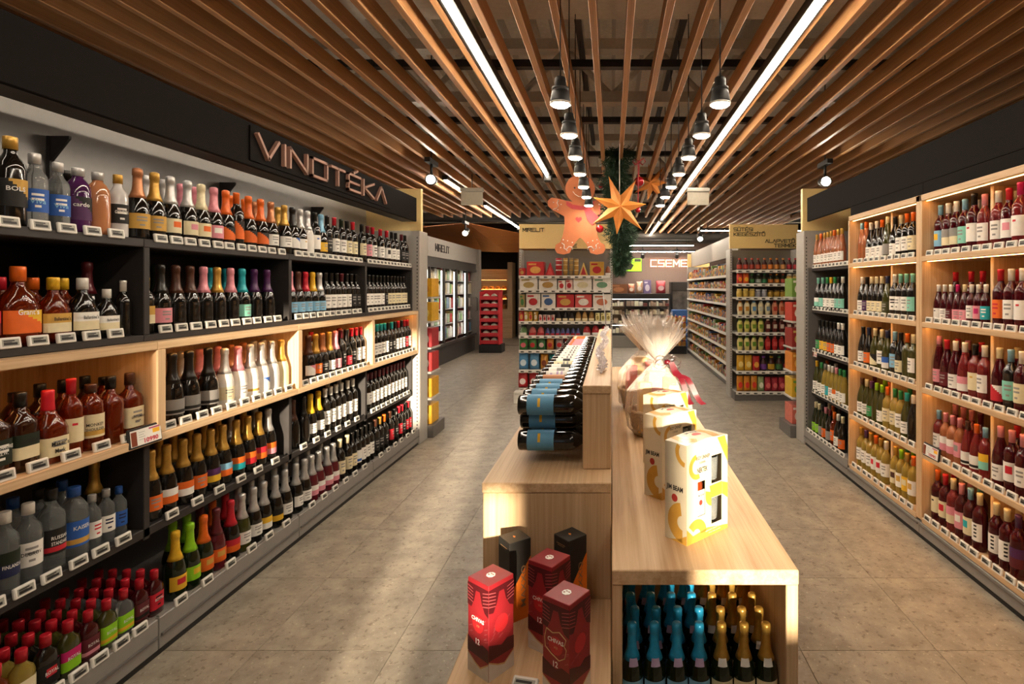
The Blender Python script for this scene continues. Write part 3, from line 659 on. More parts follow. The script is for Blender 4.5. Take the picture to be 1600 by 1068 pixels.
row(-1, T3, LV[2], 2.05, """8 q brown black green white text|44 q brown black cream green half|92 m amber crimson cream|130 b amber crimson cream crimson seal .92|157 k amber chestnut cream gold band|202 q amber black none|222 q amber chestnut cream|269 s black black grey black band 1.05|295 s black black grey black band 1.05|325 s black black grey black band 1.05
351 s white silver cream|372 s white pink white|391 s white silver white gold band|408 s white silver white blue slant|424 s silver silver none|443 s cream gold none|482 s black chestnut white pink slant|493 s black gold orange|503 s black copper black|515 s black gold white|525 s black pink pink|535 b black maroon black|545 s black black crimson|555 b black crimson black|562 b black crimson white|569 b black crimson white
590 b black teal white|596 b black teal white|602 b black teal white|608 b black teal white|614 b black teal white|619 b black black black|624 b black teal black|630 b black black white|636 b black crimson white|641 b black black white|645 b black crimson crimson|649 b black crimson white""".replace('\n', '|').split('|'), 'bottles on the oak shelf of the left wall')
row(-1, T3 + ' back row', LV[2], 2.16, "25 q brown black|54 m amber crimson|76 k brown black|101 q brown black|117 q amber black|140 q brown black|168 k amber black|186 q amber black|284 s black silver|312 s rose pink|340 s rose pink|360 s silver copper|380 s white copper|398 s white silver|416 s silver silver|486 b black crimson|530 s black crimson".split('|'), 'back row of the left oak shelf')
row(-1, T4, LV[1], 2.09, """9 v clear white navy green half 1.0|48 v clear white white grey text 1.0|81 v clear black black crimson band 1.08|115 k clear blue blue gold band 1.08|144 v clear silver white crimson text .78|161 v clear silver white navy text .78|184 v clear blue blue navy text .74
237 s black gold orange|258 s black gold orange white half|286 s black gold white orange half|307 s black gold orange|329 s black gold yellow purple half|348 s black gold orange sky half|369 s black gold teal orange half|387 s black gold crimson orange half|404 s black gold orange crimson half|419 s black silver pink orange half
457 s black chestnut none|474 s black black none|484 s black yellow white|497 s black yellow white|508 b black white white|516 b black white white|525 b black white white|533 b black white white|543 b black white white|551 b black white white
574 b black maroon white|579 b black maroon white|585 b black maroon white|592 b black maroon white|598 b black maroon white|604 b black maroon white|610 b black maroon white|615 b black maroon white|620 b black maroon white|625 b black maroon white|630 b black maroon white""".replace('\n', '|').split('|'), 'bottles on the lower black shelf of the left wall')
row(-1, T4 + ' back row', LV[1], 2.2, "20 v clear blue|60 v clear black|97 v clear blue|157 s black gold|184 s black gold|205 s black gold|248 s green gold|270 s black gold|296 s black gold|318 s green gold|340 s black gold|360 s black silver|380 s black gold|398 s black silver|480 b black black|512 b black white|530 b black white".split('|'), 'back row of the lower black shelf')
row(-1, T5, LV[0], 2.05, """18 f black crimson black crimson dot 1.0|46 f red crimson black crimson dot 1.0|80 f amber crimson maroon crimson band 1.0|106 f straw crimson cream yellow band 1.0|135 f black crimson black crimson dot 1.0|163 f olive crimson lime magenta half 1.0|187 f red crimson maroon pink band .95|204 f olive crimson lime yellow band .95|219 f clear crimson lime yellow band .95|233 f red crimson maroon black band .95|252 f red crimson crimson black text .95""".replace('\n', '|').split('|'), 'flasks on the bottom shelf of the left wall', backs=4, pitch=.062, comps=[(1.6, 2.475)])
row(-1, "left wall's bottom sparkling row", LV[0], 2.06, """275 s green yellow yellow crimson dot|297 s green lime lime yellow dot|318 s green orange orange gold dot|336 s maroon maroon orange gold dot|361 s black crimson orange crimson half|377 s olive silver white|396 s black silver white|412 s black silver white yellow half|430 s black silver yellow black half|445 s black silver white|462 s black silver white|476 s black silver white|487 s maroon silver pink white half|497 s maroon silver pink white half|511 s maroon silver pink white half|520 s maroon silver pink white half
531 b black cream cream|544 b black cream cream|551 b black black cream|557 b black black white blue band|564 b black black white|570 b black black white|576 b black black white|586 b black chestnut black|593 b black gold black|600 b black orange black|609 b black chestnut crimson|616 b black black black|624 b black crimson crimson|633 b black crimson black|639 b black black crimson|645 b black crimson crimson""".replace('\n', '|').split('|'), 'sparkling wines on the bottom shelf of the left wall', comps=[(2.478, 5.53)])
row(-1, "left wall's bottom shelf, back row", LV[0], 2.155, "272 s green lime|292 s green lime|312 s maroon maroon|330 s maroon orange|352 s black crimson|372 s olive silver|392 s black silver|408 s black silver|428 s black silver|445 s black silver|462 s black silver|480 s black silver|500 s maroon silver|520 b black black|540 b black black|560 b black black".split('|'), 'back row of the bottom left shelf', comps=[(2.49, 5.5)])
Q = ["right wall's top shelf", "right wall's second shelf", "right wall's third shelf", "right wall's fourth shelf", "right wall's bottom shelf"]
RG = 'bottles on the %s shelf of the right wall'
TEXTS[(Q[1], 1398)] = [('KREINB', .13, .06, .012)]
row(1, Q[0], LV[4], 2.06, """1277 a salmon gold white|1283 a salmon orange white|1289 a salmon gold white|1294 a salmon gold white|1299 a salmon gold white|1304 a salmon orange white|1310 a salmon gold white|1316 a salmon gold white
1339 a salmon sky none|1346 a salmon sky none|1352 a salmon orange none|1361 u black white white|1373 u black white white|1381 u black orange white|1389 a olive cream grey|1398 u black black white|1408 b black cream white|1418 b black orange white|1426 b black orange cream
1457 b red sky orange yellow bars|1471 b red sky sky yellow dot|1483 b red white cream grey half|1496 b red white cream grey half|1507 b red sky mint|1521 b red black white crimson seal 1.06|1549 b rose pink white grey text|1561 b rose white white|1577 b red crimson white pink dot|1594 b rose magenta white crimson seal 1.05""".replace('\n', '|').split('|'), RG % 'top')
row(1, Q[0] + ' back row', LV[4], 2.16, "1366 u olive chestnut|1386 u olive black|1402 b black black|1490 b red white|1510 b red white|1530 b red white|1555 b rose crimson|1586 b rose cream".split('|'), 'back row of the top right shelf')
row(1, Q[1], LV[3], 2.06, """1279 u black mint mint white half|1286 u black mint mint|1293 u black leaf white|1299 u black yellow white|1305 u black leaf white|1311 u black black mint|1317 u black white mint
1341 u black cream white .9|1349 u black white white|1357 u black black purple|1365 u black cream cream|1375 u black cream cream|1383 u black cream cream|1391 u olive navy olive|1398 b black white white black text|1408 b black mint white|1417 b black mint white|1426 b black mint mint
1459 u red white white black seal|1471 u red white white|1478 u red white red|1487 u red magenta pink|1500 u red cream pink|1513 b red white white|1527 b red white pink magenta dot|1547 b red white teal white text|1565 b red crimson orange crimson text|1581 b red white white|1597 b red white white crimson seal""".replace(' .9|', '|').replace('\n', '|').split('|'), RG % 'second')
row(1, Q[1] + ' back row', LV[3], 2.16, "1463 u red white|1490 u red crimson|1518 b red crimson|1536 b red crimson|1569 b red cream|1589 b rose crimson".split('|'), 'back row of the second right shelf')
row(1, Q[2], LV[2], 2.06, """1281 u black black leaf|1287 u black black yellow|1293 u black black yellow|1299 u black black orange|1305 u black black orange|1311 u black white white|1317 u black white white
1340 u black white white|1349 u black black white|1358 u black navy orange|1368 u olive cream cream black slant|1379 b olive cream white|1388 u olive navy white blue half|1398 b black sky sky|1406 u black black cream|1419 b olive orange none|1427 b olive cream white
1459 a red pink pink|1474 u red crimson red|1490 u red white white|1508 u rose white white pink half|1528 b rose black cream gold seal|1547 b rose white white|1564 u red cream crimson white slant|1580 b black sky mint|1596 b red white cream""".replace('\n', '|').split('|'), RG % 'third')
row(1, Q[2] + ' back row', LV[2], 2.16, "1354 u black cream|1374 u olive chestnut|1393 u black black|1412 u black black|1481 u red pink|1497 u red crimson|1513 u red pink|1534 u red crimson|1571 u red cream|1588 u red cream".split('|'), 'back row of the third right shelf')
row(1, Q[3], LV[1], 2.06, """1275 u olive yellow white|1284 u olive leaf white|1290 u straw grey white|1296 u straw white teal|1302 u straw white white|1308 u straw pink white orange half|1313 u straw leaf white|1318 u straw leaf white
1340 u olive black white|1347 u olive chestnut white|1355 u olive cream white|1362 u olive purple leaf|1370 u olive lime none|1378 u olive lime white|1387 b straw orange cream|1396 b straw leaf cream|1406 b straw leaf white|1417 u olive teal white|1427 u black white none
1459 b rose sky white|1471 b salmon pink pink white half|1484 b salmon pink pink white half|1497 b salmon pink pink grey dot|1509 u rose chestnut white black band|1529 u rose orange white black band|1547 b rose sky mint yellow half|1565 u red pink white|1583 b red pink white crimson dot|1597 b red pink white""".replace('\n', '|').split('|'), RG % 'fourth')
row(1, Q[3] + ' back row', LV[1], 2.16, "1289 u straw orange|1306 u straw white|1364 u olive maroon|1383 u straw lime|1391 b straw orange|1401 b straw leaf|1412 b straw orange|1422 u straw leaf|1477 b rose sky|1490 b rose pink|1504 b rose pink|1517 b rose pink|1529 b rose maroon|1570 b rose sky|1590 b red crimson".split('|'), 'back row of the fourth right shelf')
row(1, Q[4], LV[0], 2.05, """1267 u green cream lime|1274 u green cream lime|1281 u green black grey|1289 u green pink orange|1297 u black maroon grey|1304 b amber orange orange|1310 u black white white|1317 u black cream orange
1339 b straw purple white|1346 b straw gold white|1354 b straw purple white|1361 b straw gold white|1369 b straw orange white crimson dot|1377 b straw gold white crimson dot|1390 b straw white white|1400 b straw gold cream chestnut dot|1409 b straw lime white gold dot|1418 b straw gold yellow cream dot|1427 b straw orange white gold dot
1459 b red orange cream black seal|1467 b red crimson cream crimson dot|1479 b rose cream cream pink half|1492 b red pink pink white dot|1506 b red sky cream teal dot|1523 b red cream white black bars|1549 b red cream white black bars|1567 b red cream white black bars|1589 b red purple maroon purple half""".replace('\n', '|').split('|'), RG % 'bottom')
row(1, Q[4] + ' back row', LV[0], 2.15, "1283 u green black|1293 u green cream|1302 u black orange|1312 u black chestnut|1365 b straw gold|1373 b straw gold|1382 b straw gold|1405 b straw white|1413 b straw leaf|1422 b straw lime|1475 b red orange|1488 b red crimson|1502 b red cream|1516 b red pink|1532 b red mint|1572 b red cream|1592 b red cream".split('|'), 'back row of the bottom right shelf')
# ================================================================== the island
lowp = thing('display_plinth', 'low oak plinth in front holding red and black gift cartons', 'plinth', (-.22, 1.2, 0))
bx('top', (-.44, -.002, .9, 1.838, .515, .55), WY, lowp); bx('side_panel', (-.44, -.41, .9, 1.838, 0, .515), WZ, lowp); bx('front_panel', (-.41, -.002, .92, .95, 0, .515), WZ, lowp)
mid = thing('display_plinth', 'tall oak plinth under the rack of lying bottles', 'plinth', (-.22, 3.2, 0))
bx('top', (-.44, -.002, 1.84, 4.75, .905, .94), WY, mid); bx('front_panel', (-.437, -.002, 1.843, 1.87, 0, .905), WZ, mid); bx('side_panel', (-.44, -.41, 1.87, 4.75, 0, .905), WZ, mid); bx('back_panel', (-.41, -.002, 4.72, 4.75, 0, .905), WZ, mid)
cab = thing('display_cabinet', 'long open-fronted oak cabinet with baskets and gift boxes on top', 'cabinet', (.265, 3.5, 0))
bx('top', (0, .53, 1.54, 5.5, .757, .80), WY, cab); bx('side_panel', (0, .03, 1.545, 5.5, 0, .757), WZ, cab); bx('side_panel', (.495, .53, 1.545, 5.5, 0, .757), WZ, cab)
bx('back_panel', (.03, .495, 2.03, 2.05, 0, .757), WZ, cab); bx('shelf', (.03, .495, 1.56, 2.03, .335, .365), WY, cab); bx('back_panel', (.03, .495, 5.46, 5.48, 0, .757), WZ, cab)
rack = thing('bottle_rack', 'upright oak rack board gripping the necks of lying bottles', 'rack', (-.054, 3.3, .94))
bx('body', (-.106, -.003, 1.975, 4.66, .9405, 1.215), WZ, rack); bx('top', (-.106, -.003, 1.97, 4.665, 1.215, 1.245), WY, rack)
def lying(y, z, lab, pat, c2, label, group):
    # lies on its side, neck towards the rack
    o = ob('lying_wine_bottle', part_mesh('b', 0, gmat('black')), None, (-.352, y, z), (PI / 2 + .35 * 0, 0, 0)); tag(o, label, 'bottle', group)
    o.rotation_euler = (Matrix.Rotation(PI / 2, 3, 'Y') @ Matrix.Rotation(R.uniform(.25, .55) + PI / 2 * 0 - PI / 2 + PI / 2, 3, 'Z')).to_euler()
    ob('cap', part_mesh('b', 1, fmat('black')), o)
    l = ob('label', label_mesh('b', lab, c2, pat, .035, .135, 2.2), o); l.rotation_euler = (0, 0, -.85)
    return o
kinds = [('blue', 'yellow', 'spot')] * 4 + [('copper', 'white', 'bars'), ('white', 'lilac', 'text'), ('white', 'grey', 'dot'), ('white', 'black', 'half'), ('cream', 'grey', 'text'), ('white', 'black', 'dot')] + [('white', 'grey', 'text')] * 6 + [('pink', 'orange', 'band')] * 4 + [('orange', 'cream', 'band')] * 5
COL['blue_label'] = '#5c97bd'
for i in range(22):
    y = 2.055 + .117 * i; l, c2, pt = kinds[i]
    l = 'blue_label' if l == 'blue' else l
    w_ = l.replace('_label', '')
    lying(y, 1.158, l, pt, c2, 'dark wine bottle with %s label lying %s along the rack\'s top row' % (w_, nth(i + 1)), 'bottles lying in the rack')
    if i < 21: lying(y + .0585, 1.092, l, pt, c2, 'dark wine bottle with %s label lying %s along the rack\'s middle row' % (w_, nth(i + 1)), 'bottles lying in the rack')
    if i < 4: lying(y + .004, 1.024, l, pt, c2, 'dark wine bottle with %s label lying %s along the rack\'s bottom row' % (w_, nth(i + 1)), 'bottles lying in the rack')
# silver tinsel lying on the rack
TIN = mat('silver tinsel', '#e6e2e6', .25, metal=.2, var=.2, scale=60)
b = MB()
for i in range(1500):
    t = R.random(); y = 2.22 + 2.35 * t; x = -.052 + .012 * math.sin(y * 6); a = R.uniform(0, PI); r = R.uniform(.012, .028); d = Vector((math.cos(a), R.uniform(-.6, .6), abs(math.sin(a)))).normalized()
    p = Vector((x, y, .014)); q = p + d * r; s_ = Vector((R.uniform(-1, 1), R.uniform(-1, 1), R.uniform(-1, 1))).normalized() * .0028
    b.add([p - s_, p + s_, q + s_, q - s_], [(0, 1, 2, 3)])
tin = thing('tinsel_garland', 'silver tinsel garland lying along the top of the bottle rack', 'garland', (0, 0, 1.2455))
mk('core', MB().tube([(-.052 + .012 * math.sin((2.22 + .0979 * k) * 6), 2.22 + .0979 * k, .008) for k in range(25)], .006, 6), TIN, tin)
tag(mk('tinsel', b, TIN, tin), kind='stuff')
# ---- cartons on the low plinth
def carton(name, label, cat, cx, cy, z, rot, s, h, group): return thing(name, label, cat, (cx, cy, z), rot, group)
CR = mat('carton red', '#8c1f26', .38, coat=.15, var=.08); CR2 = mat('carton dark red', '#4a1016', .4, coat=.15, var=.15, scale=14); CR3 = mat('carton bright red', '#b5242a', .38, coat=.15); CREAM = mat('carton cream', '#c9c0b4', .55); WPR = mat('print white', '#ece8e2', .5); GPR = mat('print gold', '#c2a070', .45, metal=.3); RPR = mat('print rose', '#a0464a', .5)  # flat carton colours; rose is for the short printed strokes
def red_carton(cx, cy, rot, label, medal):
    s, h = .088, .255; t = thing('whisky_carton', label, 'gift box', (cx, cy, .55), rot, 'red whisky gift cartons'); e = s / 2
    b = MB(); b.bev(-e, e, -e, e, 0, h, .0015, 0)
    mk('box', b, CR, t)
    top = MB(); 
    top.prism([(.013 * math.cos(PI / 8 + k * PI / 4), .013 * math.sin(PI / 8 + k * PI / 4)) for k in range(8)], h, h + .0008, 'xy', 0); top.prism([(.003, .002), (.008, .002), (.008, .005), (.003, .005)], h + .0008, h + .0012, 'xy', 1); top.prism([(-.008, -.005), (-.003, -.005), (-.003, -.001), (-.008, -.001)], h + .0008, h + .0012, 'xy', 1); top.prism([(-.005, .003), (0, .003), (0, .006), (-.005, .006)], h + .0008, h + .0012, 'xy', 1)
    mk('emblem', top, [WPR, CR], t)
    for f in range(2):       # the two faces towards the aisle: -y and -x turned
        y = -e - .0006; p = MB()
        # dark wavy band pattern, bottle arch, cream foot
        p.add([(-e, y, 0), (e, y, 0), (e, y, .045), (.01, y, .022), (-.012, y, .03), (-e, y, .05)], [(0, 1, 2, 3, 4, 5)], 0)
        p.add([(-e, y, .05), (-.012, y, .03), (.01, y, .022), (e, y, .045), (e, y, .049), (.01, y, .027), (-.012, y, .0345), (-e, y, .054)], [(0, 1, 6, 7), (1, 2, 5, 6), (2, 3, 4, 5)], 1)
        p.add([(-e, y, .055), (e, y, .05), (e, y, .085), (.02, y, .09), (0, y, .08), (-e, y, .098)], [(0, 1, 2, 3, 4, 5)], 2)
        p.add([(-e, y, h - .012), (e, y, h - .012), (e, y, .17), (.028, y, .178), (.016, y, .20), (.008, y, .228), (-.008, y, .228), (-.016, y, .20), (-.028, y, .178), (-e, y, .182)], [(0, 9, 8, 7), (0, 7, 6), (0, 6, 5, 1), (1, 5, 4), (1, 4, 3, 2)], 2)
        for k in range(9):
            z = .10 + R.uniform(0, .06); x = R.uniform(-e + .004, e - .02) if f else R.choice([R.uniform(-e + .002, -.03), R.uniform(.022, .030)]); l = R.uniform(.008, .014)
            p.add([(x, y - .0002, z), (x + l, y - .0002, z + .006), (x + l, y - .0002, z + .0085), (x, y - .0002, z + .0025)], [(0, 1, 2, 3)], 3)
        for k in range(5):
            z = .192 + k * .009; p.add([(-e, y - .0002, z + .006), (-.02, y - .0002, z), (-.02, y - .0002, z + .002), (-e, y - .0002, z + .009)], [(0, 1, 2, 3)], 3); p.add([(e, y - .0002, z + .006), (.02, y - .0002, z), (.02, y - .0002, z + .002), (e, y - .0002, z + .009)], [(3, 2, 1, 0)], 3)
        p.add([(.026 * math.cos(2 * PI * k / 12) * .9, y - .0003, .14 + .0 + .024 * math.sin(2 * PI * k / 12)) for k in range(12)], [tuple(range(12))], 4)
        if f == 0:
            flat_text(p, 'CHIVAS', 0, .152, .052, .011, y - .0006, 5, .02); flat_text(p, '12', 0, .093, .016, .015, y - .0006, 5, .02); flat_text(p, 'XII', 0, .135, .012, .006, y - .0006, 1)
            if medal:
                pts = [(-.03, .176), (-.01, .170), (.012, .178), (.034, .165), (.028, .148), (.035, .14), (.030, .118), (.012, .106), (-.014, .116), (-.034, .128), (-.036, .152)]
                p.tube([(a, y - .0006, c) for a, c in pts + pts[:1]], .0012, 5, 1)
            for k in range(3): p.add([(-.035, y - .0002, .012 + k * .005), (-.008, y - .0002, .011 + k * .005), (-.008, y - .0002, .012 + k * .005), (-.035, y - .0002, .013 + k * .005)], [(0, 1, 2, 3)], 1)
        o = mk('print', p, [CREAM, GPR, CR2, RPR, CR3, WPR], t)
        o.rotation_euler = (0, 0, PI / 2 * f)
red_carton(-.335, 1.507, math.radians(-38), 'red whisky gift carton nearest the aisle on the low oak plinth', False)
red_carton(-.184, 1.605, math.radians(-32), 'red whisky gift carton standing between the black cartons and front carton', False)
red_carton(-.118, 1.420, math.radians(-34), 'red whisky gift carton with gold outline, closest to the camera', True)
BK = mat('carton black', '#262421', .5, var=.1); ORG = mat('carton orange', '#d9701c', .5)
def black_carton(cx, cy, rot, label):
    s, h = .076, .25; e = s / 2; t = thing('spirit_carton', label, 'gift box', (cx, cy, .55), rot, 'black and orange gift cartons')
    mk('box', MB().bev(-e, e, -e, e, 0, h, .0015), BK, t)
    p = MB(); p.prism([(-.008, -.002), (.0, .003), (.008, -.003), (.003, -.006), (-.004, -.004)], h, h + .0008, 'xy', 1)
    for f in range(2):
        q = MB(); y = -e - .0006
        if f: q.add([(-e, y, 0), (e, y, 0), (e, y, .195), (-e, y, .085)], [(0, 1, 2, 3)], 0)
        else: q.add([(-e, y, 0), (e, y, 0), (e, y, .03), (-e, y, .0)], [(0, 1, 2, 3)], 0); q.box(-.022, .022, y - .0004, y, h - .022, h - .020, 1); q.box(-.016, .016, y - .0004, y, h - .027, h - .0255, 1)
        if f:
            v, fc = fit('MAXXQ', .13, .02, .01); q.add([(-b_ + .012, y - .0005, a + .105) for a, b_ in v], fc, 1)
        o = mk('print', q, [ORG, mat('print taupe', '#8a6a4a', .5)], t); o.rotation_euler = (0, 0, PI / 2 * f)
    mk('emblem', p, [BK, mat('emblem orange', '#e08a3a', .4)], t)
black_carton(-.3125, 1.750, math.radians(-52), 'black and orange spirit carton behind the aisle-side red carton'); black_carton(-.135, 1.768, math.radians(-47), 'black and orange spirit carton by the oak cabinet side')
pt = thing('price_tag', 'single white price tag lying before the red cartons', 'price tag', (-.232, 1.395, .551), 0)
o = mk('tag', MB().bev(-.035, .035, -.006, .006, 0, .045, .003, 0).box(-.028, .028, -.0068, -.005, .008, .038, 1).box(-.024, .02, -.0073, -.006, .028, .034, 2).box(-.024, .012, -.0073, -.006, .014, .018, 2), [WHITE, SCREEN, INK], pt); o.rotation_euler = (math.radians(-58), 0, math.radians(-12))
# ---- cream bourbon gift boxes with windows
BC = mat('carton ivory', '#d0c4aa', .45, coat=.1, var=.03); BG = mat('carton honey gold', '#bf8f3a', .42, coat=.1); RSEAL = mat('wax seal red', '#a8352c', .5); DK = mat('box inside', '#4a3a2c', .8); GLS = mat('tumbler glass', '#cfd4d2', .05, trans=.8, var=0); BOURB = mat('bourbon amber', '#7a2f10', .12, coat=.4); PAPW = mat('paper label ivory', '#ece6da', .6)
def ring(p, cx, cz, r0, r1, a0, a1, y, mi, n=14, clip=None, squeeze=1.0):
    for k in range(n):
        qs = []
        for r, a in ((r0, a0 + (a1 - a0) * k / n), (r1, a0 + (a1 - a0) * k / n), (r1, a0 + (a1 - a0) * (k + 1) / n), (r0, a0 + (a1 - a0) * (k + 1) / n)):
            x, z = cx + r * math.cos(a), cz + r * math.sin(a) * squeeze
            if clip: x = min(max(x, clip[0]), clip[1]); z = min(max(z, clip[2]), clip[3])
            qs.append((x, y, z))
        p.add(qs, [(0, 1, 2, 3)], mi)
def bourbon_box(ax, ay, rot, label):
    # origin at the front bottom corner; front runs along +x, left side along +y
    W, D, Hh = .205, .092, .31; t = thing('bourbon_gift_box', label, 'gift box', (ax, ay, .80), rot, 'ivory bourbon gift boxes')
    holes = [(.052, .090, .075, .185), (.120, .175, .035, .118), (.120, .175, .165, .255)]
    xs = sorted({0, W} | {a for h in holes for a in h[:2]}); zs = sorted({0, Hh} | {a for h in holes for a in h[2:]})
    b = MB()
    for xa, xb in zip(xs[:-1], xs[1:]):
        for za, zb in zip(zs[:-1], zs[1:]):
            if not any(h[0] <= xa and xb <= h[1] and h[2] <= za and zb <= h[3] for h in holes): b.box(xa, xb, 0, .002, za, zb)
    b.box(0, .002, .002, D, 0, Hh); b.box(W - .002, W, .002, D, 0, Hh); b.box(.002, W - .002, D - .002, D, 0, Hh); b.box(.002, W - .002, .002, D - .002, 0, .002)
    # gently raised lid
    b.add([(0, 0, Hh), (W, 0, Hh), (W, D, Hh), (0, D, Hh), (W / 2, 0, Hh + .008), (W / 2, D, Hh + .008)], [(0, 4, 5, 3), (4, 1, 2, 5), (0, 1, 4), (2, 3, 5)])
    mk('box', b, BC, t); mk('lining', MB().box(.003, W - .003, .06, .062, .003, Hh - .003), DK, t)
    bo = MB().lathe([(.030, 0), (.034, .003), (.034, .16), (.015, .2), (.014, .26)], 16); o = mk('bottle', bo, BOURB, t, (.071, .04, .01))
    mk('bottle_label', MB().box(.054, .0885, .0035, .0045, .076, .155), PAPW, t)
    for z in (.04, .17): mk('tumbler', MB().lathe([(.024, 0), (.026, .003), (.029, .075), (.027, .075), (.024, .012), (0, .011)], 16), GLS, t, (.147, .032, z))
    p = MB(); y = -.0006
    ring(p, .05, .235, .024, .040, PI * .55, PI * 1.6, y, 0, clip=(0, W, 0, Hh)); ring(p, .045, .02, .02, .05, PI * .0, PI * .75, y, 0, clip=(0, W, 0, Hh)); ring(p, .13, .135, .014, .042, PI * .9, PI * 2.1, y, 0, clip=(.0905, .1195, 0, Hh))
    p.add([(0, y, 0), (W, y, 0), (W, y, .012), (.10, y, .03), (.03, y, .022), (0, y, .05)], [(0, 1, 2, 3, 4, 5)], 0); p.add([(.176, y, .12), (W, y, .10), (W, y, .15), (.176, y, .16)], [(0, 1, 2, 3)], 0); p.add([(.12, y, .12), (.175, y, .12), (.175, y, .162), (.11, y, .16)], [(0, 1, 2, 3)], 0); p.add([(.15, y, Hh), (.19, y, Hh), (W, y, .27), (W, y, .22)], [(0, 1, 2, 3)], 0)
    for q_ in p.islands(): mk('swirl', q_, [BG], t)
    p = LL()
    flat_text(p, 'EGY ÜNNEP', .078, .262, .066, .014, y - .0006, 1, .015); flat_text(p, 'IS ENNEK', .075, .245, .03, .007, y - .0006, 1); flat_text(p, 'NEKTEK', .074, .222, .05, .016, y - .0006, 1, .02)
    pb = MB(); flat_text(pb, 'JIM BEAM', .0713, .138, .030, .011, .003, 0, .02); pb.disc(.0713, .116, .009, .003, 12, 1, .0003); flat_text(pb, 'BOURBON', .0713, .094, .026, .006, .003, 0); mk('bottle_print', pb, [INK, RSEAL], t)
    flat_text(p, 'KENTUCKY STRAIGHT BOURBON', .135, .020, .09, .004, y - .0008, 3); flat_text(p, 'WITH TWO GLASSES', .135, .011, .06, .003, y - .0008, 3)
    for q_ in p.parts: mk('lettering', q_, [BG, INK, RSEAL, PAPW], t)
    q = MB()   # left side print, drawn facing -y then turned to the -x face
    def side(a, z): return (-.0006, D - a, z)
    sp = MB(); ring(sp, .075, .065, .022, .062, PI * .55, PI * 1.5, 0, 0, clip=(0, D, 0, Hh)); sp.add([(0.02, 0, 0), (D, 0, 0), (D, 0, .03), (.06, 0, .012)], [(0, 1, 2, 3)], 0)
    ring(sp, .09, .285, .03, .045, PI * .8, PI * 1.45, 0, 0, clip=(0, D, 0, Hh)); sw = sp; sp = MB()
    flat_text(sp, 'JIM BEAM', .042, .165, .070, .021, -.0004, 1, .03); sp.disc(.042, .136, .0125, -.0004, 14, 2, .0003)
    for m_, nm_ in [(k_, 'side_swirl') for k_ in sw.islands()] + [(sp, 'side_lettering')]:
        m_.v = [(-.0006 + c * 1.0, D - a, z) for a, c, z in m_.v]; mk(nm_, m_, [BG, INK, RSEAL], t)
    tp = MB(); tp.add([(.02, .02, 0), (.05, .0, 0), (.07, .02, 0), (.045, .05, 0), (.05, D, 0), (.025, D, 0), (.015, .05, 0)], [(0, 1, 2, 3), (0, 3, 6), (6, 3, 4, 5)], 0)
    tp.v = [(a, b_, Hh + .0008 + .008 * (a / (W / 2))) for a, b_, c in tp.v]
    tp2 = MB().add([(.13, 0, 0), (.165, 0, 0), (.185, .05, 0), (.17, D, 0), (.14, D, 0), (.15, .05, 0)], [(0, 1, 2, 5), (5, 2, 3, 4)], 0)
    tp2.prism([(.105 + .02 * math.cos(k * PI / 6), .05 + .012 * math.sin(k * PI / 6)) for k in range(12)], 0, .0002, 'xy', 2)
    v, fc = fit('JIM BEAM', .06, .018, .02); tp2.add([(a + .105, b_ + .075, .0003) for a, b_ in v], fc, 1)
    tp2.v = [(a, b_, Hh + .0012 + c + .008 * min(a, W - a) / (W / 2)) for a, b_, c in tp2.v]
    mk('lid_print', tp, [BG], t); mk('lid_print', tp2, [BG, INK, RSEAL], t)
bourbon_box(.2317, 1.683, math.radians(41), 'ivory and gold bourbon gift box nearest the cabinet front'); bourbon_box(.189, 2.045, math.radians(43), 'ivory and gold bourbon gift box in the middle of the three'); bourbon_box(.205, 2.42, math.radians(42), 'ivory and gold bourbon gift box standing against the wrapped basket')
# ---- bottles inside the cabinet
def neck(m):
    b = MB(); n = 8; vs = []
    for z, r_ in ((.164, .0380), (.180, .0335), (.192, .0295)):
        for k in range(n + 1): a = -.5 + 1.0 * k / n; vs.append((math.sin(a) * r_, -math.cos(a) * r_, z))
    return b.add(vs, [(j * (n + 1) + k, j * (n + 1) + k + 1, (j + 1) * (n + 1) + k + 1, (j + 1) * (n + 1) + k) for j in range(2) for k in range(n)], 0, True).mesh('neck_label', m)
NECKB, NECKG = neck(pmat('lilac')), neck(pmat('white'))
for c in range(7):
    for r in range(5):
        blue = c < 4; x = .06 + .0665 * c + (.012 if r % 2 else 0) - (.006 if blue and r > 2 else 0)
        o = bottle('s', 'green', 'teal_foil' if blue else 'gold', 'sky' if blue else 'cream', 'white', 'text', (x if x < .463 else .463, 1.625 + .076 * r, .366), R.uniform(-.2, .2),
               'green sparkling bottle with %s foil in the oak cabinet, %s in row %s' % ('bright blue' if blue else 'gold', nth(c + 1), 'one two three four five'.split()[r]), 'sparkling bottles inside the cabinet', .76) if False else None
        COL['azure'] = '#2a9ccc'
        bb = bottle('s', 'green', 'azure' if blue else 'gold', 'sky' if blue else 'cream', 'white', 'text', (min(x, .458), 1.618 + .078 * r, .3655), R.uniform(-.2, .2),
               'green sparkling bottle with %s foil in the oak cabinet, %s in row %s' % ('bright blue' if blue else 'gold', nth(c + 1), 'one two three four five'.split()[r]), 'sparkling bottles inside the cabinet', .765)
        ob('neck_label', NECKB if blue else NECKG, bb)
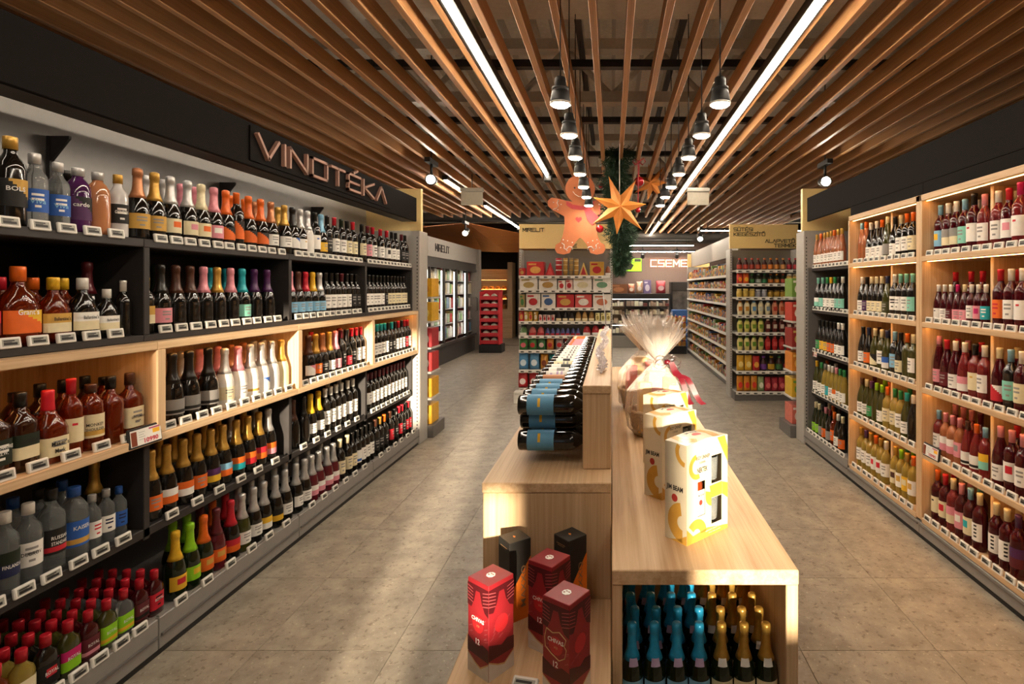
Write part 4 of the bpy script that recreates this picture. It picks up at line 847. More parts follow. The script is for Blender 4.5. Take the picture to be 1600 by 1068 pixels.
# ---- wrapped gift baskets
CEL = bpy.data.materials.new('cellophane'); CEL.use_nodes = True; nt = CEL.node_tree; nt.nodes.clear()
out = nt.nodes.new('ShaderNodeOutputMaterial'); tr = nt.nodes.new('ShaderNodeBsdfTransparent'); gl = nt.nodes.new('ShaderNodeBsdfPrincipled'); mx = nt.nodes.new('ShaderNodeMixShader'); lw = nt.nodes.new('ShaderNodeLayerWeight'); lw.inputs[0].default_value = .35
nz = nt.nodes.new('ShaderNodeTexNoise'); nz.inputs['Scale'].default_value = 28; bp = nt.nodes.new('ShaderNodeBump'); bp.inputs['Strength'].default_value = .6; bp.inputs['Distance'].default_value = .01
gl.inputs['Base Color'].default_value = rgb('#efe4da'); gl.inputs['Roughness'].default_value = .12; gl.inputs['Specular IOR Level'].default_value = 1.0
mr = nt.nodes.new('ShaderNodeMapRange'); mr.inputs[3].default_value = .16; mr.inputs[4].default_value = .75
nt.links.new(nz.outputs['Fac'], bp.inputs['Height']); nt.links.new(bp.outputs[0], gl.inputs['Normal']); nt.links.new(lw.outputs['Facing'], mr.inputs[0]); nt.links.new(mr.outputs[0], mx.inputs[0])
nt.links.new(tr.outputs[0], mx.inputs[1]); nt.links.new(gl.outputs[0], mx.inputs[2]); nt.links.new(mx.outputs[0], out.inputs[0])
WICK = mat('wicker', '#a8926e', .7, var=.25, scale=80); RBOW = mat('ribbon burgundy', '#5c0d1a', .28, coat=.4, var=.1)
def gift_basket(cx, cy, label, hgt, rx, ry, seed, bow):
    q = random.Random(seed); t = thing('gift_basket', label, 'gift basket', (cx, cy, .80), 0, 'wrapped gift baskets')
    # wicker: woven tapered oval wall
    b = MB(); N, M = 36, 9; vs = []; bh = .13
    for j in range(M + 1):
        for k in range(N):
            a = 2 * PI * k / N; f = .80 + .20 * j / M; wv = .004 * (1 if (k + j) % 2 else -1)
            vs.append((math.cos(a) * (rx * f + wv), math.sin(a) * (ry * f + wv), bh * j / M))
    b.add(vs, [(j * N + k, j * N + (k + 1) % N, (j + 1) * N + (k + 1) % N, (j + 1) * N + k) for j in range(M) for k in range(N)], 0, True)
    b.add([(math.cos(2 * PI * k / N) * rx * .8, math.sin(2 * PI * k / N) * ry * .8, .003) for k in range(N)], [tuple(range(N))])
    bk = mk('basket', b, WICK, t)
    mk('rim', MB().tube([(math.cos(2 * PI * k / N) * rx * 1.01, math.sin(2 * PI * k / N) * ry * 1.01, bh + .006 * (k % 2)) for k in range(N + 1)], .009, 6), WICK, bk)
    RB = [mat('gift red', '#b02a24', .4, coat=.2), mat('gift pale', '#d8cfc6', .5), mat('gift pink', '#cf8a80', .5), mat('gift gold', '#c9a45a', .35, metal=.4)]
    for k, (x, y, w_, d_, h_, rr) in enumerate([(-rx * .5, -ry * .45, .07, .05, .27, .2), (0, -ry * .25, .09, .06, .20, -.15), (rx * .42, -ry * .2, .06, .05, .25, .1), (-rx * .2, ry * .35, .10, .06, .32, .3), (rx * .35, ry * .4, .07, .06, .30, -.2)]):
        m_ = RB[(k + seed) % 4]; g = MB().bev(-w_ / 2, w_ / 2, -d_ / 2, d_ / 2, 0, h_, .004); mk('packet', g, m_, t, (x, y, .02), (math.radians(4 * (k - 2)), math.radians(3), rr))
    # film: oval shroud rising to the tie, crumpled
    tie = hgt * .60; vs = []; N = 40; P = [(0, .78), (.04, 1.02), (.13, 1.10), (.24, 1.02), (tie * .78, .70), (tie * .92, .34), (tie, .14)]
    for z, f in P:
        for k in range(N):
            a = 2 * PI * k / N; c = 1 + q.uniform(-.05, .05) * (1 if z else .2); vs.append((math.cos(a) * rx * f * c, math.sin(a) * ry * f * c, z + .002))
    film = MB().add(vs, [(j * N + k, j * N + (k + 1) % N, (j + 1) * N + (k + 1) % N, (j + 1) * N + k) for j in range(len(P) - 1) for k in range(N)], 0, False); mk('film', film, CEL, t)
    fan = MB()
    for k in range(280):
        a = q.uniform(0, 2 * PI); lean = q.uniform(.05, .95) ** .8; L_ = hgt * .40 * q.uniform(.6, 1.08); d = Vector((math.cos(a) * lean, math.sin(a) * lean * .8, 1)).normalized(); s_ = Vector((-math.sin(a), math.cos(a), q.uniform(-.2, .2))).normalized()
        p0 = Vector((math.cos(a) * .012, math.sin(a) * .012, tie)); w0, w1 = .004, q.uniform(.008, .022); p1 = p0 + d * L_ * .55; p2 = p0 + (d + s_ * q.uniform(-.15, .15)).normalized() * L_
        fan.add([p0 - s_ * w0, p0 + s_ * w0, p1 + s_ * w1, p1 - s_ * w1, p2 + s_ * w1 * q.uniform(.1, 1), p2 - s_ * w1 * q.uniform(.1, 1)], [(0, 1, 2, 3), (3, 2, 4, 5)])
    mk('film_fan', fan, CEL, t)
    if bow:
        bw = MB()
        for sgn, ang in ((1, .3), (-1, .5), (1, 1.1), (-1, -.4), (1, -.5)):
            vs = []
            for k in range(13):
                u = k / 12 * 2 * PI; l = .075 * (1 - math.cos(u)) / 2; h_ = .028 * math.sin(u)
                d = Vector((sgn * math.cos(ang), -.35, math.sin(ang) * .6)); nrm = Vector((-sgn * math.sin(ang) * .6, 0, math.cos(ang)))
                c = d * l + nrm * h_; vs += [c + Vector((0, -.016, 0)), c + Vector((0, .016, 0))]
            bw.add(vs, [(2 * k, 2 * k + 1, 2 * k + 3, 2 * k + 2) for k in range(12)], 0, True)
        bw.lathe([(.0, -.014), (.016, -.008), (.018, 0), (.016, .01), (0, .015)], 12)
        bo = mk('bow', bw, RBOW, t, (.045, -.03, tie)); 
        tl = MB()
        for dx in (.06, .10):
            vs = []
            for k in range(9):
                u = k / 8; c = Vector((.02 + dx * 1.6 * u, -.02 - ry * .75 * u, -.20 * u - .02 * math.sin(u * 9))); vs += [c + Vector((-.014, 0, 0)), c + Vector((.014, 0, .006))]
            tl.add(vs, [(2 * k, 2 * k + 1, 2 * k + 3, 2 * k + 2) for k in range(8)], 0, True)
        mk('ribbon_tail', tl, RBOW, bo)
gift_basket(.255, 2.98, 'cellophane wrapped gift basket with burgundy bow behind the bourbon boxes', .66, .165, .125, 3, True)
gift_basket(.20, 3.62, 'farther cellophane wrapped gift basket without a visible bow', .64, .15, .12, 8, False)
# red leaflet boxes and a thin sign pole at the far end of the rack
rb = thing('leaflet_box', 'red open card box behind the far end of the bottle rack', 'box', (-.22, 4.70, .94), 0)
mk('box', MB().box(-.14, .11, -.03, .03, .0, .13).box(-.14, .11, -.0305, -.029, .13, .145), mat('card red', '#b81f22', .5), rb)
pole = thing('sign_pole', 'thin grey sign pole standing beyond the tinsel', 'pole', (-.025, 4.70, .94), 0); mk('rod', MB().tube([(0, 0, 0), (-.05, .0, .62)], .006, 6), GREY, pole); mk('foot', MB().lathe([(.02, 0), (.02, .008), (.008, .012)], 12), GREY, pole)
# ================================================================== hanging Christmas decoration
GB = mat('gingerbread', '#bd6d42', .6, var=.06, scale=12); ICE = mat('white icing', '#f0e6dc', .5); SCARF = mat('scarf red', '#b4383c', .6); HEART = mat('heart red', '#b02c30', .5)
def gingerbread():
    t = thing('gingerbread_figure', 'large flat gingerbread figure with red scarf hanging before the festive rack', 'decoration', (-.385, 6.62, 2.0))
    k = 6.62 / 850 / 4.45; P = lambda a, b_: ((a - 300) * k, (918 - b_) * k)
    left = [(270, 548), (205, 545), (150, 530), (100, 522), (74, 545), (76, 580), (105, 606), (150, 630), (190, 652), (192, 720), (178, 790), (160, 832), (130, 850), (124, 880), (140, 908), (185, 918), (228, 905), (246, 870), (262, 838), (290, 806), (300, 802)]
    head = [(300 + 103 * math.cos(a), 462 + 100 * math.sin(a)) for a in [math.radians(110 + 14.6 * i) for i in range(0, 23)]]
    head = [p for p in head]
    # outline: right side mirrored, over the head and back down on the left
    pts = left[::-1]; mir = [(600 - x, y) for x, y in left]
    hd = [(300 + 103 * math.sin(a), 462 - 100 * math.cos(a)) for a in [math.radians(-152 + 12.67 * i) for i in range(25)]]
    out = pts[:-1] + hd + mir[1:-1]
    b = MB(); b.prism([P(*p) for p in out], -.012, .012, 'xz'); mk('body', b, GB, t)
    ic = MB(); y = -.0135
    for m in (1, -1):
        M = lambda a: a if m == 1 else 600 - a
        for line in ([(150, 538), (140, 560), (150, 580), (135, 598), (112, 604)], [(172, 838), (190, 850), (188, 875), (205, 884), (222, 862), (242, 866), (248, 885)]):
            ic.tube([(P(M(a), c)[0], y, P(M(a), c)[1]) for a, c in line], .006, 6)
        for a, c in ((115, 556), (168, 570), (146, 606), (183, 815), (213, 822), (246, 834), (165, 870), (208, 890)): ic.disc(*P(M(a), c), .007, y - .003, 10, 0, .004)
    ic.tube([(P(a, c)[0], y, P(a, c)[1]) for a, c in ((250, 480), (265, 500), (290, 515), (310, 515), (335, 500), (350, 480))], .004, 6)
    mk('icing', ic, ICE, t)
    for a in (262, 338): mk('eye', MB().disc(*P(a, 455), .012, y - .003, 12, 0, .004), INK, t)
    sc_ = MB(); sc_.prism([P(*p) for p in [(204, 545), (250, 572), (310, 582), (370, 572), (398, 545), (396, 575), (360, 605), (300, 608), (240, 600), (205, 575)]], -.02, -.0125, 'xz'); sc_.prism([P(*p) for p in [(325, 600), (368, 600), (440, 668), (385, 715), (350, 680)]], -.022, -.0125, 'xz')
    mk('scarf', sc_, SCARF, t)
    hp = []
    for i in range(24):
        u = 2 * PI * i / 24; hp.append(P(290 + 1.4 * 16 * math.sin(u) ** 3, 675 - 1.4 * (13 * math.cos(u) - 5 * math.cos(2 * u) - 2 * math.cos(3 * u) - math.cos(4 * u))))
    mk('heart', MB().prism(hp, -.018, -.0125, 'xz'), HEART, t)
    mk('string', MB().tube([(0, 0, .90), (0, 0, 1.12)], .003, 5), ICE, t)
gingerbread()
STARM = mat('paper star orange', '#cf8238', .6, var=.1, scale=8)
def star(cx, cy, cz, r, n, rot, label, tilt=0):
    t = thing('paper_star', label, 'star', (cx, cy, cz), 0, 'folded paper stars'); vs = [(0, -r * .20, 0), (0, r * .20, 0)]
    for i in range(2 * n):
        a = rot + PI * i / n; q = r * (1 if i % 2 == 0 else .36) * (1 if i % 4 == 0 or i % 2 else .86); vs.append((q * math.cos(a), 0, q * math.sin(a)))
    fs = []
    for i in range(2 * n): j = (i + 1) % (2 * n); fs += [(0, 2 + i, 2 + j), (1, 2 + j, 2 + i)]
    o = mk('star', MB().add(vs, fs), STARM, t); o.rotation_euler = (0, 0, tilt)
    mk('string', MB().tube([(0, 0, r * .3), (0, 0, 3.0 - cz)], .003, 5), ICE, t)
star(.075, 5.3, 2.385, .315, 7, math.radians(110), 'large orange folded paper star hanging before the pine garland', .15); star(.52, 7.1, 2.96, .27, 7, math.radians(100), 'darker orange paper star hanging farther back beside the red bauble', -.5)
PINE = mat('pine needle', '#2c4531', .7, var=.35, scale=20); TWIG = mat('pine stem', '#3a2c1c', .8)
gar = thing('pine_garland', 'dark green pine garland hanging down the middle of the ceiling', 'garland', (.085, 6.0, 1.76))
path = lambda z: Vector((.03 * math.sin(z * 5) - .015 * z, .02 * math.cos(z * 4), z))
mk('stem', MB().tube([path(z * .1) for z in range(0, 15)], .008, 6), TWIG, gar)
b = MB(); pr = random.Random(4)
for i in range(16000):
    z = pr.uniform(0, 1.36); c = path(z); clump = .6 + .4 * math.sin(z * 11) ** 2; taper = min(1, .35 + z * 1.6)
    a = pr.uniform(0, 2 * PI); rr = pr.uniform(.0, .19) * clump * taper; base = c + Vector((math.cos(a) * rr, math.sin(a) * rr * .9, pr.uniform(-.03, .03)))
    d = Vector((math.cos(a) * pr.uniform(.3, 1), math.sin(a) * pr.uniform(.3, 1), pr.uniform(-.9, .5))).normalized(); L_ = pr.uniform(.035, .07); s_ = d.cross(Vector((pr.uniform(-1, 1), pr.uniform(-1, 1), pr.uniform(-1, 1)))).normalized() * .0042
    b.add([base - s_, base + s_, base + d * L_], [(0, 1, 2)])
tag(mk('needles', b, PINE, gar), kind='stuff')
RBALL = mat('bauble red', '#b81822', .15, coat=.6, metal=.2, var=.05)
def bauble(cx, cy, cz, r, label, ribbon):
    t = thing('bauble', label, 'bauble', (cx, cy, cz), 0, 'red baubles')
    mk('ball', MB().lathe([(0, -r)] + [(r * math.cos(a), r * math.sin(a)) for a in [math.radians(-75 + 15 * i) for i in range(11)]] + [(0, r)], 16), RBALL, t); mk('cap', MB().lathe([(r * .2, r * .95), (r * .2, r * 1.15), (0, r * 1.18)], 10), fmat('gold'), t)
    mk('ribbon', MB().tube([(0, 0, r * 1.1), (0, 0, ribbon)], .006 if ribbon > .3 else .003, 5), SCARF, t)
    if ribbon > .5:
        w_ = MB()
        for sx in (-1, 1): w_.tube([(0, 0, r + .16), (sx * .05, -.01, r + .20), (sx * .07, 0, r + .16), (sx * .04, .01, r + .13), (0, 0, r + .16)], .008, 6)
        mk('bow', w_, SCARF, t)
bauble(.30, 6.0, 2.77, .055, 'larger red bauble on a long ribbon by the pine garland', .55); bauble(-.13, 5.9, 2.235, .042, 'red bauble beside the gingerbread figure\'s side', .25); bauble(.285, 5.9, 2.44, .03, 'small red bauble beside the orange star point', .5); bauble(-.12, 6.3, 2.78, .035, 'small red bauble beside the gingerbread figure\'s head', .22)
# ================================================================== products and racks at the back
PX = lambda x, Y=7.73: (x - VX) / F * Y
pk = {}
def pmat2(h, rough=.45): return mat('pack ' + h, h, rough, coat=.1, var=.1, scale=25)
def pack(kind, x0, x1, y, z, h, d, c, c2, label, cat, group, name=None, face=-1):
    w_ = x1 - x0; b = MB(); p = MB(); c_ = MB(); e = w_ / 2
    if kind == 'box':
        b.bev(-e, e, 0, d, 0, h, .003); p.prism([(e * .62 * math.cos(2 * PI * k / 12), h * .42 + h * .26 * math.sin(2 * PI * k / 12)) for k in range(12)], -.0015, 0, 'xz'); p.box(-e * .8, e * .1, -.0015, 0, h * .76, h * .88)
    elif kind == 'bag':
        b.loft([(e, d * .12, 4, 0), (e * .98, d * .5, 3, h * .12), (e * .96, d * .5, 3, h * .7), (e * .95, d * .18, 4, h * .92), (e * .97, d * .04, 6, h)], 14, cy=d / 2); p.prism([(e * .62 * math.cos(2 * PI * k / 12), h * .42 + h * .2 * math.sin(2 * PI * k / 12)) for k in range(12)], -.004, d * .2, 'xz')
    elif kind == 'tube':
        b.loft([(e, e, 2, 0), (e, e, 2, h), (e * .9, e * .9, 2, h + .004)], 14, cy=e); 
        for q in (.3, .6, .85): p.loft([(e * 1.015, e * 1.015, 2, h * q), (e * 1.015, e * 1.015, 2, h * q + .012)], 14, cy=e, cap0=False, cap1=False)
    elif kind == 'tri':
        b.prism([(-e, 0), (e, 0), (0, h)], 0, d, 'xz'); p.prism([(-e * .6, h * .08), (e * .6, h * .08), (0, h * .72)], -.0015, 0, 'xz')
    elif kind == 'dome':
        b.loft([(e, d / 2, 4, 0), (e, d / 2, 4, h * .35), (e * .98, d * .45, 2.5, h * .36), (e * .9, d * .42, 2, h * .6), (e * .6, d * .3, 2, h * .85), (e * .2, d * .1, 2, h)], 14, cy=d / 2); p.box(-e * .9, e * .9, -.0015, .002, h * .05, h * .3)
    elif kind == 'jar':
        b.loft([(e * .85, e * .85, 2, 0), (e, e, 2, h * .06), (e, e, 2, h * .7), (e * .75, e * .75, 2, h * .8)], 12, cy=e); p.loft([(e * .82, e * .82, 2, h * .8), (e * .82, e * .82, 2, h), (e * .7, e * .7, 2, h * 1.0)], 12, cy=e)
    elif kind == 'sauce':
        b.loft([(e * .85, e * .85, 2, 0), (e * .9, e * .9, 2, h * .5), (e * .8, e * .8, 2, h * .6), (e * .38, e * .38, 2, h * .75), (e * .36, e * .36, 2, h * .88)], 12, cy=e)
        p.loft([(e * .93, e * .93, 2, h * .1), (e * .93, e * .93, 2, h * .46)], 12, cy=e, cap0=False, cap1=False); c_.loft([(e * .45, e * .45, 2, h * .86), (e * .45, e * .45, 2, h)], 12, cy=e)
    elif kind == 'squeeze':
        b.loft([(e * .7, e * .5, 2.5, 0), (e * .75, e * .5, 2.5, h * .12), (e * .95, e * .55, 2.5, h * .45), (e * .85, e * .5, 2.5, h * .72), (e * .45, e * .4, 2, h * .9)], 12, cy=e * .6)
        c_.loft([(e * .5, e * .45, 2, h * .88), (e * .4, e * .4, 2, h)], 12, cy=e * .6); p.box(-e * .5, e * .5, -.004, .01, h * .3, h * .6)
    key = (kind, round(w_, 3), round(h, 3), round(d, 3), c, c2)
    if key not in pk: pk[key] = (b.mesh(kind, pmat2(c)), p.mesh('print', pmat2(c2)), c_.mesh('cap', pmat2(c2)) if c_.v else None)
    o = ob(name or {'box': 'carton', 'bag': 'sweet_bag', 'tube': 'gift_tube', 'tri': 'triangular_carton', 'dome': 'sweet_dome', 'jar': 'jar', 'sauce': 'sauce_bottle', 'squeeze': 'squeeze_bottle'}[kind], pk[key][0], None, ((x0 + x1) / 2, y, z)); tag(o, label, cat, group)
    ob('lid' if kind == 'jar' else 'print', pk[key][1], o)
    if pk[key][2]: ob('cap', pk[key][2], o)
    return o
PG = mat('pale grey shelf', '#b5b1ab', .4, metal=.2, var=.03)
def gondola(name, label, x0, x1, y0, y1, levels, top, header, hz, group=None, tagstep=.11):
    g = thing(name, label, 'shelving unit', ((x0 + x1) / 2, y0, 0), 0, group); ox, oy = (x0 + x1) / 2, y0
    bx('back_panel', (x0 + .03, x1 - .03, y1 - .02, y1, 0.1, top), BACKP, g, 0)
    for xa in (x0, x1 - .035): 
        bx('upright', (xa, xa + .035, y0 + .25, y1, 0, top), PG, g); ob('slot_row', SLOTME, g, (xa + .0175 - ox, .249, 0))
    bx('base', (x0 + .02, x1 - .02, y0 + .02, y1 - .03, 0, .12), DGREY, g)
    for z in levels:
        s = bx('shelf', (x0 + .036, x1 - .036, y0 + .02, y1 - .022, z - .025, z - .001), PG, g); r = bx('tag_rail', (x0 + .036, x1 - .036, y0 + .008, y0 + .019, z - .038, z + .004), WHITE, g, 0)
        for q in range(int((x1 - x0 - .12) / tagstep)): ob('price_tag', TAGM, r, (x0 + .09 + q * tagstep - ox, -.0125, -.002))
    h = bx('header', (x0, x1, y0 + .26, y0 + .30, hz[0], hz[1]), GOLDP, g); return g, h
FL = [.17, .43, .71, .918, 1.12, 1.314, 1.566, 1.768]
cg, ch = gondola('end_display', 'festive end display of Christmas sweets under a gold freezer-section header', -1.36, .01, 7.72, 8.24, FL, 2.16, True, (2.17, 2.53))
for i, (t_, x, z, h_) in enumerate((('MIRELIT', -.63, .25, .05), ('HE', .055, .02, .045))):
    hl = thing('header_sign', ['dark lettering MIRELIT on the gold header', 'dark lettering HE on the gold header, right of the other word'][i], 'sign', (-.675, 7.978, 2.17)); sign(hl, t_, x, z, h_, .045, .014, .009, .004, INK)
def prow(z, items, y=7.76, Y=7.73, where='festive display', grp='sweets on the festive display', shelfn='top'):
    for i, (kind, x0, x1, h, d, c, c2, word) in enumerate(items):
        pack(kind, PX(x0, Y) + .004, PX(x1, Y) - .004, y, z, h, d, c, c2, '%s, %s from left on the %s\'s %s shelf' % (word, nth(i + 1), where, shelfn), 'packaging', grp)
RD, GO, WH, GR, BLU, ORA = '#b01f26', '#b98f45', '#ddd8cf', '#3f7a3c', '#3f7fae', '#c87a2a'
prow(FL[7], [('box', 810, 820, .11, .12, RD, GO, 'small red gift box'), ('box', 822, 850, .20, .2, '#c02a2a', '#d9a050', 'red striped gift box'), ('tri', 851, 867, .19, .16, RD, '#d24a4a', 'red triangular carton'), ('tube', 867, 878, .25, .1, RD, WH, 'red tube'), ('tube', 879, 887, .25, .1, GO, '#e0cf98', 'gold tube'), ('tube', 888, 896, .25, .1, '#8f7a50', GO, 'bronze tube'), ('tube', 896, 904, .24, .1, GO, '#e6d6a0', 'pale gold tube'), ('tri', 904, 919, .19, .16, '#d8b868', RD, 'gold triangular carton'), ('box', 921, 944, .20, .18, '#c99a3c', RD, 'gold gift box with red bow'), ('dome', 945, 955, .14, .12, '#8f4a2a', WH, 'brown sweet dome')], shelfn='top')
prow(FL[6], [('box', 811, 840, .17, .2, WH, '#a89058', 'white picture carton'), ('box', 841, 870, .17, .2, WH, '#b08a4a', 'white carton with gold picture'), ('box', 871, 883, .14, .15, WH, RD, 'small red and white carton'), ('box', 883, 895, .15, .15, '#d9b8b0', RD, 'small pink carton'), ('box', 895, 925, .17, .2, WH, '#cfc6a0', 'wide white carton'), ('box', 926, 955, .17, .2, WH, '#5f8a6a', 'white carton with green wreath')], shelfn='second')
prow(FL[5], [('box', 811, 820, .19, .15, '#9a8a5a', GR, 'green and brown carton'), ('box', 821, 844, .20, .2, WH, RD, 'white carton with red print'), ('box', 845, 868, .20, .2, WH, '#3a5a8a', 'white carton with blue print'), ('box', 869, 897, .19, .2, RD, GO, 'red and gold carton'), ('box', 898, 925, .19, .2, '#c04a44', WH, 'red and white carton'), ('box', 926, 955, .19, .2, WH, '#b86a4a', 'white carton with brown print')], shelfn='third')
prow(FL[4], [('box', 810, 818, .15, .12, RD, GO, 'red narrow carton'), ('box', 818, 825, .14, .12, '#c9a04a', WH, 'gold narrow carton'), ('box', 825, 832, .14, .12, '#c2963c', RD, 'ochre narrow carton'), ('box', 833, 840, .14, .12, '#b88a34', WH, 'dark gold narrow carton')] + [('box', 841 + 6.5 * k, 847 + 6.5 * k, .09, .1, '#d8c0bc', RD, 'small red and white pack') for k in range(4)] + [('dome', 868 + 10 * k, 877.5 + 10 * k, .14, .12, '#2c2220', '#d8c8a0', 'black sweet dome') for k in range(3)] + [('dome', 898 + 10.5 * k, 908 + 10.5 * k, .14, .12, '#a8824a', '#e0d0a8', 'gold sweet dome') for k in range(3)] + [('box', 930 + 8.4 * k, 937.5 + 8.4 * k, .12, .1, '#d8cf98', '#8a7a3a', 'small cream pack') for k in range(3)], shelfn='fourth')
prow(FL[3], [('dome', 811, 823, .13, .12, '#5a7a4a', WH, 'green sweet dome'), ('dome', 825, 837, .12, .12, '#c8706a', RD, 'pink sweet dome'), ('dome', 838, 850, .12, .12, '#c05a58', RD, 'red sweet dome')] + [('dome', 851 + 8 * k, 858.5 + 8 * k, .10, .1, '#54588a', RD, 'small blue sweet dome') for k in range(7)] + [('dome', 910 + 14 * k, 923 + 14 * k, .14, .12, '#a82c30', WH, 'red and white sweet dome') for k in range(3)], shelfn='fifth')
prow(FL[2], [('bag', 810, 824, .17, .09, '#3f7a3c', '#c85a6a', 'green sweet bag'), ('bag', 825, 838, .17, .09, '#4a8444', RD, 'leaf green sweet bag'), ('bag', 839, 852, .17, .09, '#3a7040', '#d0b0b0', 'dark green sweet bag'), ('bag', 853, 865, .17, .09, '#c07a30', RD, 'orange sweet bag'), ('bag', 867, 880, .17, .09, '#9a8a88', RD, 'grey sweet bag'), ('bag', 881, 894, .17, .09, RD, WH, 'red sweet bag'), ('bag', 930, 944, .17, .09, RD, GR, 'deep red sweet bag')], shelfn='sixth')
prow(FL[1], [('bag', 809, 825, .235, .11, '#4a86b4', '#cfe0ea', 'blue sweet bag'), ('bag', 826, 842, .235, .11, '#5a92bc', '#dfe8ee', 'lighter blue sweet bag'), ('bag', 843, 856, .22, .11, '#c2852e', '#7a3a1a', 'amber sweet bag'), ('bag', 857, 870, .21, .11, '#2a9aa0', WH, 'teal sweet bag'), ('bag', 871, 886, .21, .11, '#a83a3a', WH, 'crimson sweet bag')], shelfn='seventh')
prow(FL[0], [('bag', 808, 824, .22, .12, '#c02a30', '#e6d8d4', 'bright red sweet bag'), ('bag', 825, 841, .22, .12, '#b42a2e', '#e6d8d4', 'red snowflake sweet bag'), ('bag', 842, 856, .20, .12, '#a8b04a', RD, 'yellow green sweet bag'), ('bag', 857, 872, .20, .12, '#9a3a3a', WH, 'dull red sweet bag')], shelfn='lowest')
pack('box', -1.36, -1.12, 7.52, 0, .155, .18, '#dedad0', '#c8c4ba', 'white carton on the floor before the festive display', 'packaging', None)
# sauce rack
SL = [.127, .418, .71, .964, 1.21, 1.464, 1.655, 1.849]
cg, ch = gondola('end_display', 'end display of sauces and condiments under a gold baking-section header', 1.72, 2.72, 7.68, 8.2, SL, 2.16, True, (2.17, 2.52))
for i, (t_, x, z, h_) in enumerate((('SÜTÉSI', -.44, .255, .045), ('KIEGÉSZÍTŐ', -.44, .185, .045), ('ALAPVETŐ', .02, .085, .045), ('TERMÉK', .15, .02, .045))):
    hl = thing('header_sign', 'dark lettering %s on the gold header above the sauces' % t_, 'sign', (2.22, 7.938, 2.17)); sign(hl, t_, x, z, h_, .042, .013, .008, .004, INK)
def srow(k, items, word):
    n = len(items); x0 = 1.775
    for i, (kind, c, c2, h, nm) in enumerate(items):
        xa = x0 + i * .89 / n; pack(kind, xa + .003, xa + .89 / n - .003, 7.715, SL[k], h, .07, c, c2, '%s, %s from left on the sauce rack\'s %s shelf' % (nm, nth(i + 1), word), 'sauce' if kind in ('sauce', 'squeeze', 'jar') else 'packaging', 'condiments on the sauce rack')
DS = '#3a1410'
srow(7, [('sauce', DS, c, .17, 'dark sauce bottle') for c in ('#a83a2a', '#b04030', '#a03424', '#b0472c', '#c0601c', '#c8701e', '#c07a2c', '#c88a4a', '#a82430', '#b83038')], 'top')
srow(6, [('bag', '#c0392a', '#e08a2a', .15, 'red seasoning bag'), ('bag', '#d85a20', '#e8b030', .15, 'orange seasoning bag')] + [('sauce', '#2a2a14', c, .14, 'small dark sauce bottle') for c in ('#3a7a3a', '#a0a8a0', '#2f7a4a', '#c06a2a', '#c8802a', '#a8402a')] + [('jar', '#c8a860', '#e8e0c8', .14, 'pale condiment jar')] * 2, 'second')
srow(5, [('jar', '#c9ab4e', '#d8c070', .12, 'yellow mustard jar')] * 3 + [('jar', '#8a8a92', '#c8c8cc', .11, 'grey lidded jar')] * 2 + [('jar', '#a8862e', '#5a4a2a', .10, 'small amber jar')] * 3 + [('jar', '#8a2a24', '#d8b060', .12, 'red relish jar')] * 2, 'third')
srow(4, [('squeeze', '#d8cda8', c, .20, 'cream squeeze bottle') for c in ('#c87a2a', '#b8862e', '#5a8ab8', '#b8b8a8', '#7a8a9a')] + [('squeeze', '#cf8a6a', c, .20, 'salmon squeeze bottle') for c in ('#b03a2a', '#c0502a', '#8a1a1a', '#a02a2a')], 'fourth')
srow(3, [('squeeze', '#c8c06a', '#6a8a2a', .19, 'pale green squeeze bottle')] * 4 + [('squeeze', '#5a1a14', '#c8b8a8', .19, 'dark ketchup squeeze bottle')] * 5, 'fifth')
srow(2, [('squeeze', '#cfc07a', '#5f8a2a', .20, 'yellow green squeeze bottle')] * 4 + [('squeeze', '#a81c1c', '#c8504a', .20, 'red ketchup squeeze bottle')] * 5, 'sixth')
srow(1, [('bag', '#cf9f2a', '#e8d080', .22, 'yellow pasta bag')] * 2 + [('bag', '#b02a2a', '#e0a040', .21, 'red pasta sauce bag')] + [('sauce', '#3a1a14', c, .21, 'dark bottled sauce') for c in ('#6a3a8a', '#c09a2a', '#3a6a3a', '#a03040', '#8a3a2a')], 'seventh')
srow(0, [('bag', '#c8801e', '#d83a2a', .22, 'orange snack bag')] * 3 + [('bag', '#8a9a6a', '#d8d8c0', .21, 'green snack bag')] + [('bag', '#a02430', '#d86a6a', .20, 'crimson snack bag')] * 3 + [('bag', '#b03a30', '#d8c040', .20, 'brick red snack bag')] * 2, 'lowest')
